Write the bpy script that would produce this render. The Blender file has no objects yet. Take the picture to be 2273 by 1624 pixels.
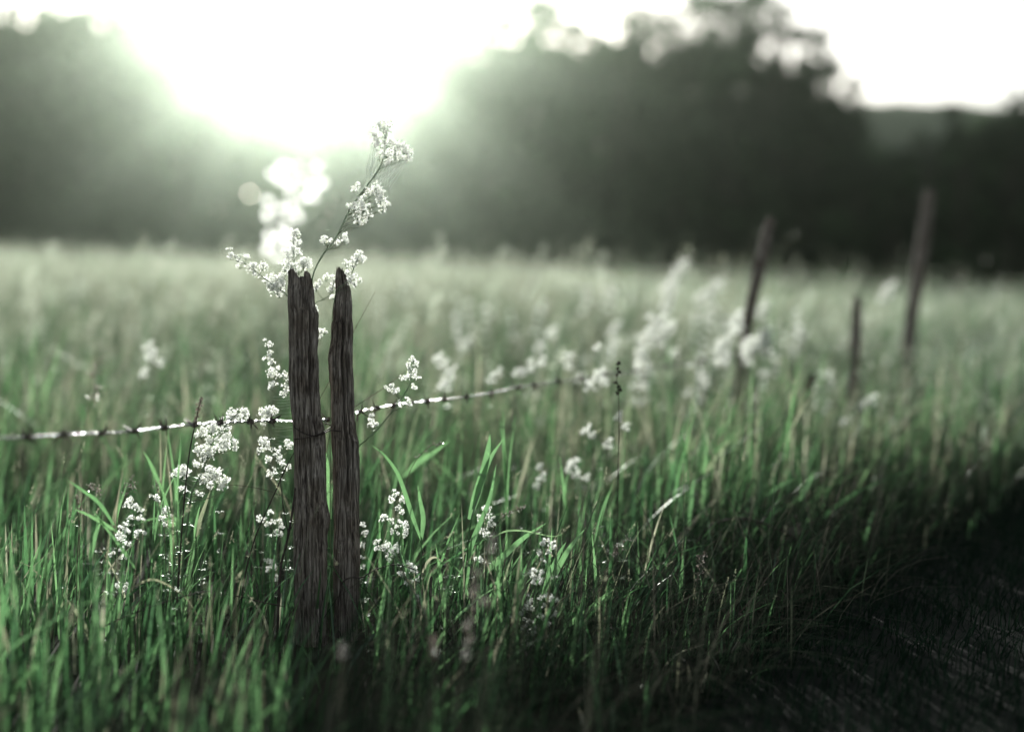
import bpy, math, random
import numpy as np
from mathutils import Vector

SC = bpy.context.scene
rng = np.random.default_rng(7)
random.seed(7)

# ------------------------------------------------------------------ camera
CAM_H = 0.705
FPX = 2704.0                      # focal length in units of a 2273 x 1624 picture
PITCH = math.radians(4.69)
cam_d = bpy.data.cameras.new("camera")
cam = bpy.data.objects.new("camera", cam_d)
SC.collection.objects.link(cam)
SC.camera = cam
cam.location = (0, 0, CAM_H)
cam.rotation_euler = (math.pi / 2 - PITCH, 0, 0)
cam_d.sensor_width = 42.03
cam_d.lens = 50.0
cam_d.clip_start = 0.05
cam_d.clip_end = 3000
cam_d.dof.use_dof = True
cam_d.dof.focus_distance = 2.30
cam_d.dof.aperture_fstop = 1.12

# ------------------------------------------------------------------ world, sun, exposure
SUN_AZ = math.radians(-9.4)       # from +Y, negative to the camera's left
SUN_EL = math.radians(12.3)
W = bpy.data.worlds.new("World")
SC.world = W
W.use_nodes = True
nt = W.node_tree
sky = nt.nodes.new("ShaderNodeTexSky")
sky.sky_type = 'NISHITA'
sky.sun_disc = False
sky.sun_elevation = SUN_EL
sky.sun_rotation = SUN_AZ
sky.dust_density = 1.5
hsv = nt.nodes.new("ShaderNodeHueSaturation")
hsv.inputs['Saturation'].default_value = 0.35
bg = nt.nodes["Background"]
bg.inputs['Strength'].default_value = 0.075
nt.links.new(sky.outputs[0], hsv.inputs['Color'])
nt.links.new(hsv.outputs[0], bg.inputs['Color'])

sun_d = bpy.data.lights.new("sun", 'SUN')
sun_d.energy = 5.0
sun_d.angle = math.radians(0.5)
sun_d.color = (1.0, 0.985, 0.93)
sun = bpy.data.objects.new("sun", sun_d)
SC.collection.objects.link(sun)
SDIR = Vector((math.sin(SUN_AZ) * math.cos(SUN_EL), math.cos(SUN_AZ) * math.cos(SUN_EL), math.sin(SUN_EL)))
sun.rotation_euler = SDIR.to_track_quat('Z', 'Y').to_euler()

SC.view_settings.view_transform = 'Standard'
SC.view_settings.look = 'None'
SC.view_settings.gamma = 1.0
SC.view_settings.exposure = 1.28
SC.cycles.use_denoising = True
SC.cycles.max_bounces = 10
SC.cycles.diffuse_bounces = 6
SC.cycles.transmission_bounces = 8
SC.cycles.volume_bounces = 0

# ------------------------------------------------------------------ helpers
def tag(o, label=None, cat=None, group=None, kind=None):
    if label: o['label'] = label
    if cat: o['category'] = cat
    if group: o['group'] = group
    o['kind'] = kind or 'thing'
    return o

_f = np.array([0, math.cos(PITCH), -math.sin(PITCH)])
_u = np.array([0, math.sin(PITCH), math.cos(PITCH)])
_r = np.array([1.0, 0, 0])

def P(px, py, D):
    """World point seen at (px, py) of the 2273-wide picture, D metres along the view axis."""
    return np.array([0, 0, CAM_H]) + D * (_f + (px - 1136.5) / FPX * _r - (py - 812) / FPX * _u)

def smooth(a, b, x):
    t = np.clip((np.asarray(x, float) - a) / (b - a), 0, 1)
    return t * t * (3 - 2 * t)

def ground_z(x, y):
    x = np.asarray(x, float); y = np.asarray(y, float)
    z = np.where(x < 0, -.034 * np.clip(x, -60, 0) * smooth(3, 25, y), -.050 * np.clip(x, 0, 55) * smooth(3, 14, y))
    z = z + 0.012 * np.sin(x * 2.1 + 1.3) * np.cos(y * 1.7)
    z = z + 0.05 * np.sin(x * 0.31 + 0.6) * np.sin(y * 0.23 + 0.4) * smooth(4, 12, y)
    return z

# the fence line in plan; side() is metres to the path side of it (positive) or the meadow side (negative)
FA = np.array([-0.38, 2.30]); FB = np.array([0.757, 3.98])
FD = (FB - FA) / np.linalg.norm(FB - FA)

def side(x, y):
    return (np.asarray(x) - FA[0]) * FD[1] - (np.asarray(y) - FA[1]) * FD[0]

def mesh_np(name, V, F, mats, tint=None, fmat=None, parent=None, smooth_shade=False, origin=None):
    V = np.asarray(V, np.float32)
    F = np.asarray(F, np.int32)
    if origin is not None:
        V = V - np.asarray(origin, np.float32)
    me = bpy.data.meshes.new(name)
    n = F.shape[1]
    me.vertices.add(len(V)); me.vertices.foreach_set("co", V.ravel())
    me.loops.add(F.size); me.loops.foreach_set("vertex_index", F.ravel())
    me.polygons.add(len(F))
    me.polygons.foreach_set("loop_start", np.arange(0, F.size, n, dtype=np.int32))
    me.polygons.foreach_set("loop_total", np.full(len(F), n, np.int32))
    if fmat is not None:
        me.polygons.foreach_set("material_index", np.asarray(fmat, np.int32))
    if smooth_shade:
        me.polygons.foreach_set("use_smooth", np.ones(len(F), bool))
    for m in (mats if isinstance(mats, (list, tuple)) else [mats]):
        me.materials.append(m)
    if tint is not None:
        a = me.attributes.new("tint", 'FLOAT', 'POINT')
        a.data.foreach_set("value", np.asarray(tint, np.float32))
    me.update(calc_edges=True)
    me.validate()
    o = bpy.data.objects.new(name, me)
    SC.collection.objects.link(o)
    if parent is not None:
        o.parent = parent
    elif origin is not None:
        o.location = [float(c) for c in origin]
    return o

def empty(name, loc):
    o = bpy.data.objects.new(name, None)
    o.empty_display_size = 0.05
    o.location = [float(c) for c in loc]
    SC.collection.objects.link(o)
    return o

class MB:
    """Collects quads; triangles are written as quads with a repeated corner avoided by thin tips."""
    def __init__(self):
        self.V = []; self.F = []; self.T = []; self.M = []; self.n = 0
    def add(self, V, F, t=0.5, m=0):
        V = np.asarray(V, float).reshape(-1, 3); F = np.asarray(F, int).reshape(-1, 4)
        self.V.append(V); self.F.append(F + self.n)
        self.T.append(np.broadcast_to(np.asarray(t, float), (len(V),)).copy())
        self.M.append(np.broadcast_to(np.asarray(m, int), (len(F),)).copy())
        self.n += len(V)
    def tube(self, pts, rad, seg=6, t=0.5, m=0):
        pts = np.asarray(pts, float); n = len(pts)
        rad = np.broadcast_to(np.asarray(rad, float), (n,))
        tan = np.gradient(pts, axis=0)
        tan /= np.linalg.norm(tan, axis=1)[:, None] + 1e-12
        ref = np.array([0.31, -0.9, 0.3]); ref /= np.linalg.norm(ref)
        a = np.cross(tan, ref); a /= np.linalg.norm(a, axis=1)[:, None] + 1e-9
        b = np.cross(tan, a)
        th = np.arange(seg) * 2 * math.pi / seg
        ring = pts[:, None, :] + rad[:, None, None] * (np.cos(th)[None, :, None] * a[:, None, :] + np.sin(th)[None, :, None] * b[:, None, :])
        i = np.arange(n - 1)[:, None]; j = np.arange(seg)[None, :]; j2 = (j + 1) % seg
        F = np.stack([i * seg + j, i * seg + j2, (i + 1) * seg + j2, (i + 1) * seg + j], -1).reshape(-1, 4)
        self.add(ring.reshape(-1, 3), F, t, m)
    def ribbon(self, pts, wid, wdir, t=0.5, m=0, fold=0.0):
        """A leaf blade: two strips meeting at a midrib, folded by `fold`."""
        pts = np.asarray(pts, float); n = len(pts)
        wid = np.broadcast_to(np.asarray(wid, float), (n,))[:, None]
        tan = np.gradient(pts, axis=0); tan /= np.linalg.norm(tan, axis=1)[:, None] + 1e-12
        w = np.broadcast_to(np.asarray(wdir, float), (n, 3))
        w = w - (w * tan).sum(1)[:, None] * tan
        w /= np.linalg.norm(w, axis=1)[:, None] + 1e-9
        nr = np.cross(tan, w)
        L = pts - w * wid * 0.5 + nr * wid * fold
        R = pts + w * wid * 0.5 + nr * wid * fold
        V = np.stack([L, pts, R], 1).reshape(-1, 3)
        i = np.arange(n - 1)[:, None] * 3; k = np.arange(2)[None, :]
        F = np.stack([i + k, i + k + 1, i + k + 4, i + k + 3], -1).reshape(-1, 4)
        self.add(V, F, t, m)
    def build(self, name, mats, parent=None, origin=None, smooth_shade=True):
        return mesh_np(name, np.concatenate(self.V), np.concatenate(self.F), mats, np.concatenate(self.T),
                       np.concatenate(self.M), parent, smooth_shade, origin)

def spline(pts, n):
    """Catmull-Rom through pts, n samples."""
    pts = np.asarray(pts, float)
    if len(pts) < 3:
        t = np.linspace(0, 1, n)[:, None]
        return pts[0] * (1 - t) + pts[-1] * t
    ext = np.vstack([2 * pts[0] - pts[1], pts, 2 * pts[-1] - pts[-2]])
    k = len(pts) - 1
    out = []
    for s in np.linspace(0, k - 1e-6, n):
        i = int(s); t = s - i
        a, b, c, d = ext[i:i + 4]
        out.append(0.5 * ((2 * b) + (c - a) * t + (2 * a - 5 * b + 4 * c - d) * t * t + (3 * b - a - 3 * c + d) * t ** 3))
    return np.array(out)

def unit(v):
    v = np.asarray(v, float)
    return v / (np.linalg.norm(v, axis=-1, keepdims=True) + 1e-12)

def rand_dirs(n):
    return unit(rng.normal(size=(n, 3)))

def flecks(C, length, width, axis=None, jitter=1.0):
    """Small diamond faces at points C; returns V, F."""
    n = len(C)
    a = rand_dirs(n) if axis is None else unit(np.asarray(axis) + jitter * rng.normal(size=(n, 3)))
    b = unit(np.cross(a, rand_dirs(n)))
    length = np.broadcast_to(np.asarray(length, float), (n,))[:, None]
    width = np.broadcast_to(np.asarray(width, float), (n,))[:, None]
    V = np.stack([C - a * length * .5, C + b * width * .5, C + a * length * .5, C - b * width * .5], 1).reshape(-1, 3)
    F = (np.arange(n)[:, None] * 4 + np.arange(4)[None, :])
    return V, F

# ------------------------------------------------------------------ materials
def new_mat(name):
    m = bpy.data.materials.new(name); m.use_nodes = True
    t = m.node_tree
    for n in list(t.nodes):
        if n.type != 'OUTPUT_MATERIAL': t.nodes.remove(n)
    return m, t, next(n for n in t.nodes if n.type == 'OUTPUT_MATERIAL')

def leaf_mat(name, stops, trans=0.5, gloss=0.05, rough=0.35, tcol=1.0, noise=True):
    m, t, out = new_mat(name)
    at = t.nodes.new("ShaderNodeAttribute"); at.attribute_name = "tint"
    rp = t.nodes.new("ShaderNodeValToRGB")
    el = rp.color_ramp.elements
    while len(el) < len(stops): el.new(0.5)
    for e, (p, c) in zip(el, stops):
        e.position = p; e.color = (*c, 1)
    t.links.new(at.outputs['Fac'], rp.inputs[0])
    col = rp.outputs[0]
    if noise:
        tc = t.nodes.new("ShaderNodeNewGeometry")
        nz = t.nodes.new("ShaderNodeTexNoise"); nz.inputs['Scale'].default_value = 60
        mr = t.nodes.new("ShaderNodeMapRange"); mr.inputs['To Min'].default_value = 0.75; mr.inputs['To Max'].default_value = 1.25
        mx = t.nodes.new("ShaderNodeMix"); mx.data_type = 'RGBA'; mx.blend_type = 'MULTIPLY'; mx.inputs[0].default_value = 1
        t.links.new(tc.outputs['Position'], nz.inputs['Vector'])
        t.links.new(nz.outputs[0], mr.inputs[0])
        t.links.new(col, mx.inputs[6]); t.links.new(mr.outputs[0], mx.inputs[7])
        col = mx.outputs[2]
    d = t.nodes.new("ShaderNodeBsdfDiffuse"); tr = t.nodes.new("ShaderNodeBsdfTranslucent")
    gl = t.nodes.new("ShaderNodeBsdfGlossy"); gl.inputs['Roughness'].default_value = rough
    gl.inputs['Color'].default_value = (0.9, 0.95, 0.9, 1)
    m1 = t.nodes.new("ShaderNodeMixShader"); m1.inputs[0].default_value = trans
    m2 = t.nodes.new("ShaderNodeMixShader"); m2.inputs[0].default_value = gloss
    tg = t.nodes.new("ShaderNodeMix"); tg.data_type = 'RGBA'; tg.blend_type = 'MULTIPLY'; tg.inputs[0].default_value = 1
    tg.inputs[7].default_value = (tcol, tcol * (1.12 if tcol > 1 else 1), tcol * (.95 if tcol > 1 else 1), 1)
    t.links.new(col, d.inputs['Color'])
    t.links.new(col, tg.inputs[6]); t.links.new(tg.outputs[2], tr.inputs['Color'])
    t.links.new(d.outputs[0], m1.inputs[1]); t.links.new(tr.outputs[0], m1.inputs[2])
    t.links.new(m1.outputs[0], m2.inputs[1]); t.links.new(gl.outputs[0], m2.inputs[2])
    t.links.new(m2.outputs[0], out.inputs['Surface'])
    return m

def solid_mat(name, c1, c2, scale=8, rough=0.8, metal=0.0, bump=0.0, bscale=None, stretch=(1, 1, 1)):
    m, t, out = new_mat(name)
    b = t.nodes.new("ShaderNodeBsdfPrincipled")
    tc = t.nodes.new("ShaderNodeTexCoord"); mp = t.nodes.new("ShaderNodeMapping")
    mp.inputs['Scale'].default_value = stretch
    nz = t.nodes.new("ShaderNodeTexNoise"); nz.inputs['Scale'].default_value = scale; nz.inputs['Detail'].default_value = 6
    rp = t.nodes.new("ShaderNodeValToRGB")
    rp.color_ramp.elements[0].position = 0.35; rp.color_ramp.elements[1].position = 0.68
    rp.color_ramp.elements[0].color = (*c1, 1); rp.color_ramp.elements[1].color = (*c2, 1)
    t.links.new(tc.outputs['Object'], mp.inputs[0]); t.links.new(mp.outputs[0], nz.inputs['Vector'])
    t.links.new(nz.outputs[0], rp.inputs[0]); t.links.new(rp.outputs[0], b.inputs['Base Color'])
    b.inputs['Specular IOR Level'].default_value = .5 if metal else .1
    b.inputs['Roughness'].default_value = rough; b.inputs['Metallic'].default_value = metal
    if bump:
        n2 = t.nodes.new("ShaderNodeTexNoise"); n2.inputs['Scale'].default_value = bscale or scale * 4; n2.inputs['Detail'].default_value = 8
        bp = t.nodes.new("ShaderNodeBump"); bp.inputs['Strength'].default_value = bump; bp.inputs['Distance'].default_value = 0.004
        t.links.new(mp.outputs[0], n2.inputs['Vector']); t.links.new(n2.outputs[0], bp.inputs['Height'])
        t.links.new(bp.outputs[0], b.inputs['Normal'])
    t.links.new(b.outputs[0], out.inputs['Surface'])
    return m

# tint 0 .. 0.5 greens, 0.6 .. 1 dry straw
M_GRASS = leaf_mat("grass_leaf", [(0.0, (.020, .050, .024)), (0.25, (.056, .124, .056)), (0.5, (.132, .235, .114)),
                                  (0.62, (.15, .16, .11)), (0.8, (.20, .18, .14)), (1.0, (.36, .34, .28))], trans=0.55, gloss=0.05, tcol=1.2)
M_MEADOW = leaf_mat("meadow_leaf", [(0.0, (.026, .052, .028)), (0.25, (.062, .112, .062)), (0.5, (.145, .205, .13)),
                                    (0.62, (.13, .128, .10)), (0.8, (.22, .208, .175)), (1.0, (.68, .68, .64))], trans=0.5, gloss=0.05, tcol=1.1, noise=False)
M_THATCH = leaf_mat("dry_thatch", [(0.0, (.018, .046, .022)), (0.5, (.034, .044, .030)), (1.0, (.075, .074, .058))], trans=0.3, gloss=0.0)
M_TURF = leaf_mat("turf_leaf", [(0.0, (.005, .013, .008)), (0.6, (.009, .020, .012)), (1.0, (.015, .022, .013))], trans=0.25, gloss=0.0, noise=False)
M_PETAL = leaf_mat("white_petal", [(0.0, (.30, .27, .16)), (.06, (.42, .50, .30)), (.12, (.88, .90, .86)), (1.0, (.94, .955, .93))], trans=0.66, gloss=0.03, noise=False, tcol=1.0)
M_DEWY = leaf_mat("dewy_petal", [(0.0, (.88, .90, .86)), (1.0, (.94, .955, .93))], trans=0.85, gloss=0.08, rough=0.25, noise=False, tcol=1.0)
M_STEM = leaf_mat("green_stem", [(0.0, (.05, .10, .045)), (0.5, (.10, .17, .08)), (1.0, (.16, .15, .09))], trans=0.3, gloss=0.08, noise=False)
M_TREE = leaf_mat("tree_leaf", [(0.0, (.010, .014, .009)), (0.55, (.020, .032, .018)), (1.0, (.12, .205, .095))], trans=0.35, gloss=0.0, noise=False)
M_HUSK = leaf_mat("pale_husk", [(0.0, (.10, .075, .06)), (0.4, (.22, .17, .14)), (1.0, (.6, .58, .53))], trans=0.4, gloss=0.15, rough=0.25, noise=False)
M_DRY = solid_mat("dry_stem", (.07, .055, .045), (.16, .13, .10), 40, 0.8)
M_TWIG = solid_mat("dark_twig", (.03, .025, .022), (.075, .06, .052), 60, 0.75)
M_BARK = solid_mat("bark", (.03, .026, .022), (.07, .06, .05), 3, 0.9, bump=0.5)
M_SOIL = solid_mat("soil", (.018, .022, .014), (.05, .045, .032), 5, 0.95, bump=0.6)
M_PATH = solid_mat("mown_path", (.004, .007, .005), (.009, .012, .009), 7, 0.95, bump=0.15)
M_HILL = solid_mat("far_hill_woods", (.020, .028, .020), (.045, .055, .04), 0.08, 1.0)
M_WIRE = solid_mat("galvanised_wire", (.30, .305, .30), (.50, .505, .49), 90, 0.17, metal=1.0)
M_BARB = solid_mat("rusty_barb", (.05, .04, .035), (.12, .09, .07), 120, 0.6, metal=0.3)
M_WEB, _t, _o = new_mat("web_silk")
_b = _t.nodes.new("ShaderNodeBsdfPrincipled"); _b.inputs['Base Color'].default_value = (.85, .87, .84, 1); _b.inputs['Roughness'].default_value = .3
_b.inputs['Specular IOR Level'].default_value = .8
_t.links.new(_b.outputs[0], _o.inputs['Surface'])

def wood_mat():
    m, t, out = new_mat("weathered_wood")
    b = t.nodes.new("ShaderNodeBsdfPrincipled"); b.inputs['Roughness'].default_value = 0.85
    b.inputs['Specular IOR Level'].default_value = 0.25
    tc = t.nodes.new("ShaderNodeTexCoord"); mp = t.nodes.new("ShaderNodeMapping"); mp.inputs['Scale'].default_value = (1, 1, 0.007)
    nz = t.nodes.new("ShaderNodeTexNoise"); nz.inputs['Scale'].default_value = 330; nz.inputs['Detail'].default_value = 3; nz.inputs['Roughness'].default_value = .7
    nw = t.nodes.new("ShaderNodeTexNoise"); nw.inputs['Scale'].default_value = 22; nw.inputs['Detail'].default_value = 4
    rp = t.nodes.new("ShaderNodeValToRGB")
    e = rp.color_ramp.elements
    e[0].position = .36; e[0].color = (.03, .024, .02, 1); e[1].position = .70; e[1].color = (.38, .345, .305, 1)
    k = e.new(.5); k.color = (.15, .133, .115, 1)
    mx = t.nodes.new("ShaderNodeMix"); mx.data_type = 'RGBA'; mx.blend_type = 'MULTIPLY'; mx.inputs[0].default_value = .8
    r2 = t.nodes.new("ShaderNodeValToRGB"); r2.color_ramp.elements[0].position = .35; r2.color_ramp.elements[1].position = .65
    r2.color_ramp.elements[0].color = (.62, .56, .49, 1); r2.color_ramp.elements[1].color = (1.2, 1.2, 1.2, 1)
    at = t.nodes.new("ShaderNodeAttribute"); at.attribute_name = "tint"      # not linked to the colour; cracks are in the mesh only
    bp = t.nodes.new("ShaderNodeBump"); bp.inputs['Strength'].default_value = .8; bp.inputs['Distance'].default_value = .0025
    L = t.links.new
    L(tc.outputs['Object'], mp.inputs[0]); L(mp.outputs[0], nz.inputs['Vector']); L(tc.outputs['Object'], nw.inputs['Vector'])
    L(nz.outputs[0], rp.inputs[0]); L(nw.outputs[0], r2.inputs[0]); L(rp.outputs[0], mx.inputs[6]); L(r2.outputs[0], mx.inputs[7])
    L(mx.outputs[2], b.inputs['Base Color']); L(nz.outputs[0], bp.inputs['Height']); L(bp.outputs[0], b.inputs['Normal'])
    L(b.outputs[0], out.inputs['Surface'])
    return m
M_WOOD = wood_mat()

# ------------------------------------------------------------------ ground, path, hill
def sheet(name, xs, ys, zfun, mat):
    X, Y = np.meshgrid(xs, ys)
    Z = zfun(X, Y)
    V = np.stack([X, Y, Z], -1).reshape(-1, 3)
    nx, ny = len(xs), len(ys)
    i = np.arange(ny - 1)[:, None] * nx; j = np.arange(nx - 1)[None, :]
    F = np.stack([i + j, i + j + 1, i + j + nx + 1, i + j + nx], -1).reshape(-1, 4)
    return mesh_np(name, V, F, mat, smooth_shade=True)

def gs(lo, hi, n, p=2.2):
    t = np.linspace(-1, 1, n)
    return (np.sign(t) * np.abs(t) ** p + 0) * (hi - lo) / 2 + (hi + lo) / 2
xs = gs(-330, 330, 121, 2.6)
ys = np.concatenate([np.linspace(-25, 0, 8), np.linspace(0.4, 12, 60), np.geomspace(12.5, 420, 40)])
tag(sheet("ground", xs, ys, ground_z, M_SOIL), "dark soil of the grassy meadow under the fence", "ground", kind="structure")

# mown path beside the fence: a ribbon parallel to the fence line
sp = np.linspace(-6, 14, 90); sw = np.linspace(0.78, 2.9, 14)
A, B = np.meshgrid(sp, sw)
nrm = np.array([FD[1], -FD[0]])
px_ = FA[0] + FD[0] * A + nrm[0] * B; py_ = FA[1] + FD[1] * A + nrm[1] * B
V = np.stack([px_, py_, ground_z(px_, py_) + 0.006], -1).reshape(-1, 3)
i = np.arange(len(sw) - 1)[:, None] * len(sp); j = np.arange(len(sp) - 1)[None, :]
F = np.stack([i + j, i + j + 1, i + j + len(sp) + 1, i + j + len(sp)], -1).reshape(-1, 4)
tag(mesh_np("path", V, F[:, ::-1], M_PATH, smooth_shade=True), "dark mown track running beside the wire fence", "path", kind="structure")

def hill_z(X, Y):
    r = ((X - 110) / 105) ** 2 + ((Y - 330) / 70) ** 2
    h = 43.5 * np.exp(-r ** 1.3) + 16 * np.exp(-(((X + 60) / 190) ** 2 + ((Y - 370) / 45) ** 2))
    h = h + 0.8 * np.sin(X * .35) * np.sin(Y * .3) * (h > 4)
    return h - 3
tag(sheet("hill", np.linspace(-300, 330, 140), np.linspace(215, 418, 60), hill_z, M_HILL), "wooded grey hill beyond the dark trees under the white sky", "hill", kind="structure")

# ------------------------------------------------------------------ trees
def blob_points(n, c, r):
    d = rand_dirs(n) * (rng.random((n, 1)) ** 0.42)
    return c + d * r

def make_tree(height, width, seed, fleck=0.5, n=3600, open_=0.0):
    """Returns trunk and crown meshes (as data) for a tree standing at the origin."""
    random.seed(seed)
    tr = MB()
    bend = [np.array([random.uniform(-.3, .3) * k, random.uniform(-.3, .3) * k, height * .92 * k]) for k in (0, .3, .6, 1)]
    path = spline(bend, 9)
    tr.tube(path, np.linspace(height * .017, height * .003, 9), 7)
    lumps = []
    for q in range(28):
        k = random.uniform(.07, 1.0) if q < 20 else random.uniform(.72, 1.0)
        a = random.uniform(0, 2 * math.pi)
        spread = width * .5 * (0.55 + 0.45 * math.sin(math.pi * min(1, k * 1.05))) * random.uniform(.45, 1)
        if k > .82: spread *= .6
        base = path[int(max(0, k - .12) * 8)]
        tip = np.array([math.cos(a) * spread, math.sin(a) * spread, height * k])
        mid = (base + tip) / 2 + np.array([0, 0, .25])
        tr.tube(spline([base, mid, tip], 5), np.linspace(height * .006, .02, 5), 5)
        lumps.append((tip, random.uniform(.10, .19) * width * (1 - .35 * (k > .8))))
    trunk = tr.build("trunk", M_BARK)
    per = n // len(lumps)
    C = []; T = []
    for c, r in lumps:
        m = int(per * (r / (.145 * width)) ** 2)
        C.append(blob_points(m, c, np.array([r, r, r * .75])))
        T.append(np.clip(rng.normal(random.uniform(.2, .75), .15, m), 0, 1))
    C = np.concatenate(C); T = np.concatenate(T)
    Vc, Fc = flecks(C, fleck * rng.uniform(.7, 1.5, len(C)), fleck * rng.uniform(.5, .9, len(C)))
    crown = mesh_np("crown", Vc, Fc, M_TREE, np.repeat(T, 4))
    return trunk, crown

protos = []
for s, (h, w) in enumerate([(18, 12), (18, 15), (18, 9), (18, 13)]):
    protos.append(make_tree(h, w, 40 + s))
used = [False] * len(protos)

def place_tree(px, top_y, Y, k, label, wscale=1.0, group=None, name="tree"):
    Y = Y * 1.5
    base = P(px, 600, Y); x, y = base[0], base[1]
    gz = float(ground_z(x, y))
    topz = P(px, top_y, Y)[2]
    s = (topz - gz) / 18.3
    root = empty(name, (x, y, gz - .1))
    for d in protos[k]:
        c = d if not used[k] else d.copy()
        if used[k]: SC.collection.objects.link(c)
        c.parent = root
    used[k] = True
    root.scale = (s * wscale, s * wscale, s)
    root.rotation_euler = (0, 0, random.uniform(0, 6.28))
    tag(root, label, "tree", group)
    return root

WOODG = "trees of the dark wood across the meadow"
trees = [
    (-90, 20, 108, 0, 1.0, "bushy tree at the hazy end of the wood"),
    (60, 0, 112, 1, 1.0, "broad tree in the hazy part of the wood, outermost of the meadow edge"),
    (190, 10, 104, 0, .9, "hazy tree standing next to the sun glare"),
    (300, 15, 112, 3, .9, "hazy tree just where the sun glare begins"),
    (410, 20, 108, 2, 1.1, "tree half lost at the edge of the sun glare"),
    (510, 85, 110, 1, .9, "low tree under the brightest glare, beyond the white flower spike"),
    (640, 150, 106, 3, 1.0, "lowest tree under the brightest glare, directly beyond the thick post"),
    (760, 140, 111, 0, 1.0, "low tree under the glare, beyond the tall curved flower stem"),
    (870, 75, 107, 2, 1.1, "tree rising out of the glare towards the dark trees"),
    (965, 15, 112, 1, .75, "tree at the dark side of the glare with sky showing through"),
    (1085, 5, 106, 3, .95, "tall loose tree with bright sky gaps in its top"),
    (1230, 0, 110, 0, .95, "tall dark tree next to the one with bright sky gaps"),
    (1370, 15, 105, 1, .8, "tall tree with one round sky gap below its top"),
    (1500, 0, 111, 3, .9, "tall dense dark tree above the tallest white meadow flower"),
    (1620, 0, 106, 0, .85, "tall dark tree behind the leaning pale-topped post"),
    (1725, -10, 102, 2, 1.25, "last tall tree of the wood before the open sky"),
    (1800, 165, 98, 1, .75, "shorter tree stepping down to the hill"),
    (1862, 180, 104, 3, .7, "short tree in front of the hill foot"),
]
for px, ty, Y, k, ws, lab in trees:
    place_tree(px, ty, Y, k, lab, ws, WOODG)
# bushes and low trees in front of the hill and along the foot of the wood
bushes = [(1905, 298, 84, 1, .8, "low dark tree below the hill, next to the shorter end trees"),
          (1985, 333, 80, 0, .8, "low dark tree in the dip under the hill crest"),
          (2060, 298, 86, 3, .8, "low dark tree behind the farther leaning post"),
          (2128, 235, 78, 2, .8, "tall dark tree closing the view at the end of the hill"),
          (2240, 200, 80, 1, .8, "dark tree past the end of the hill")]
for px, ty, Y, k, ws, lab in bushes:
    place_tree(px, ty, Y, k, lab, ws * 1.6 if ty > 300 else ws, WOODG)

# the far-off mass of the wood behind the single trees and its undergrowth
C = []; T = []
def wood_top(px):
    return np.interp(px, [-1200, -700, -200, 300, 420, 560, 760, 880, 970, 1030, 1110, 1200, 1450, 1640, 1725, 1800, 1900, 2000, 2130, 2400, 2900, 3500],
                     [120, 60, 50, 60, 95, 190, 218, 165, 130, 125, 122, 108, 120, 105, 150, 235, 390, 420, 300, 220, 160, 210])

n = 98000
pxs = rng.uniform(-1100, 3400, n); pxs[:14000] = rng.uniform(-150, 480, 14000); Ys = rng.uniform(170, 200, n)
kk = rng.random(n) ** 0.8
for a in (0,):
    X = (pxs - 1136.5) / FPX * Ys
    gz = ground_z(X, Ys)
    top = CAM_H + (590 - wood_top(pxs) - 18 * np.sin(pxs * .031) - 14 * np.sin(pxs * .083 + 1)) / FPX * Ys
    Z = gz + kk * (top - gz)
    C.append(np.stack([X, Ys, Z], -1)); T.append(np.clip(.42 + .42 * np.sin(X * .33 + np.sin(Z * .4)) * np.sin(Z * .45 + X * .1) + rng.normal(0, .12, n), 0, 1))
n2 = 28000                                      # undergrowth at the meadow's far edge
pxs = rng.uniform(-1100, 3400, n2); Ys = rng.uniform(140, 158, n2); X = (pxs - 1136.5) / FPX * Ys
top = 3.4 + 1.8 * np.sin(X * .35) + .8 * np.sin(X * 1.7 + 1) + 1.0
C.append(np.stack([X, Ys, ground_z(X, Ys) + rng.random(n2) * top], -1)); T.append(np.clip(rng.normal(.35, .15, n2), 0, 1))
C = np.concatenate(C); T = np.concatenate(T)
Vw, Fw = flecks(C, rng.uniform(1.3, 2.8, len(C)), rng.uniform(1.0, 1.9, len(C)))
tag(mesh_np("forest", Vw, Fw, M_TREE, np.repeat(T, 4)), "dark far-off wood and undergrowth behind the single trees", "forest", kind="stuff")

# ------------------------------------------------------------------ haze
mh, th, oh = new_mat("haze_air")
pv = th.nodes.new("ShaderNodeVolumePrincipled")
pv.inputs['Color'].default_value = (.80, .96, .77, 1)
pv.inputs['Density'].default_value = 0.00038
pv.inputs['Anisotropy'].default_value = 0.95
th.links.new(pv.outputs[0], oh.inputs['Volume'])
x0, x1, y0, y1, z0, z1 = -345, 345, -40, 440, -14, 48
Vb = [(x, y, z) for z in (z0, z1) for y in (y0, y1) for x in (x0, x1)]
Fb = [(0, 2, 3, 1), (4, 5, 7, 6), (0, 1, 5, 4), (2, 6, 7, 3), (0, 4, 6, 2), (1, 3, 7, 5)]
tag(mesh_np("haze", Vb, Fb, mh), "pale sunlit air over the meadow and the wood", "haze", kind="stuff")

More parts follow.
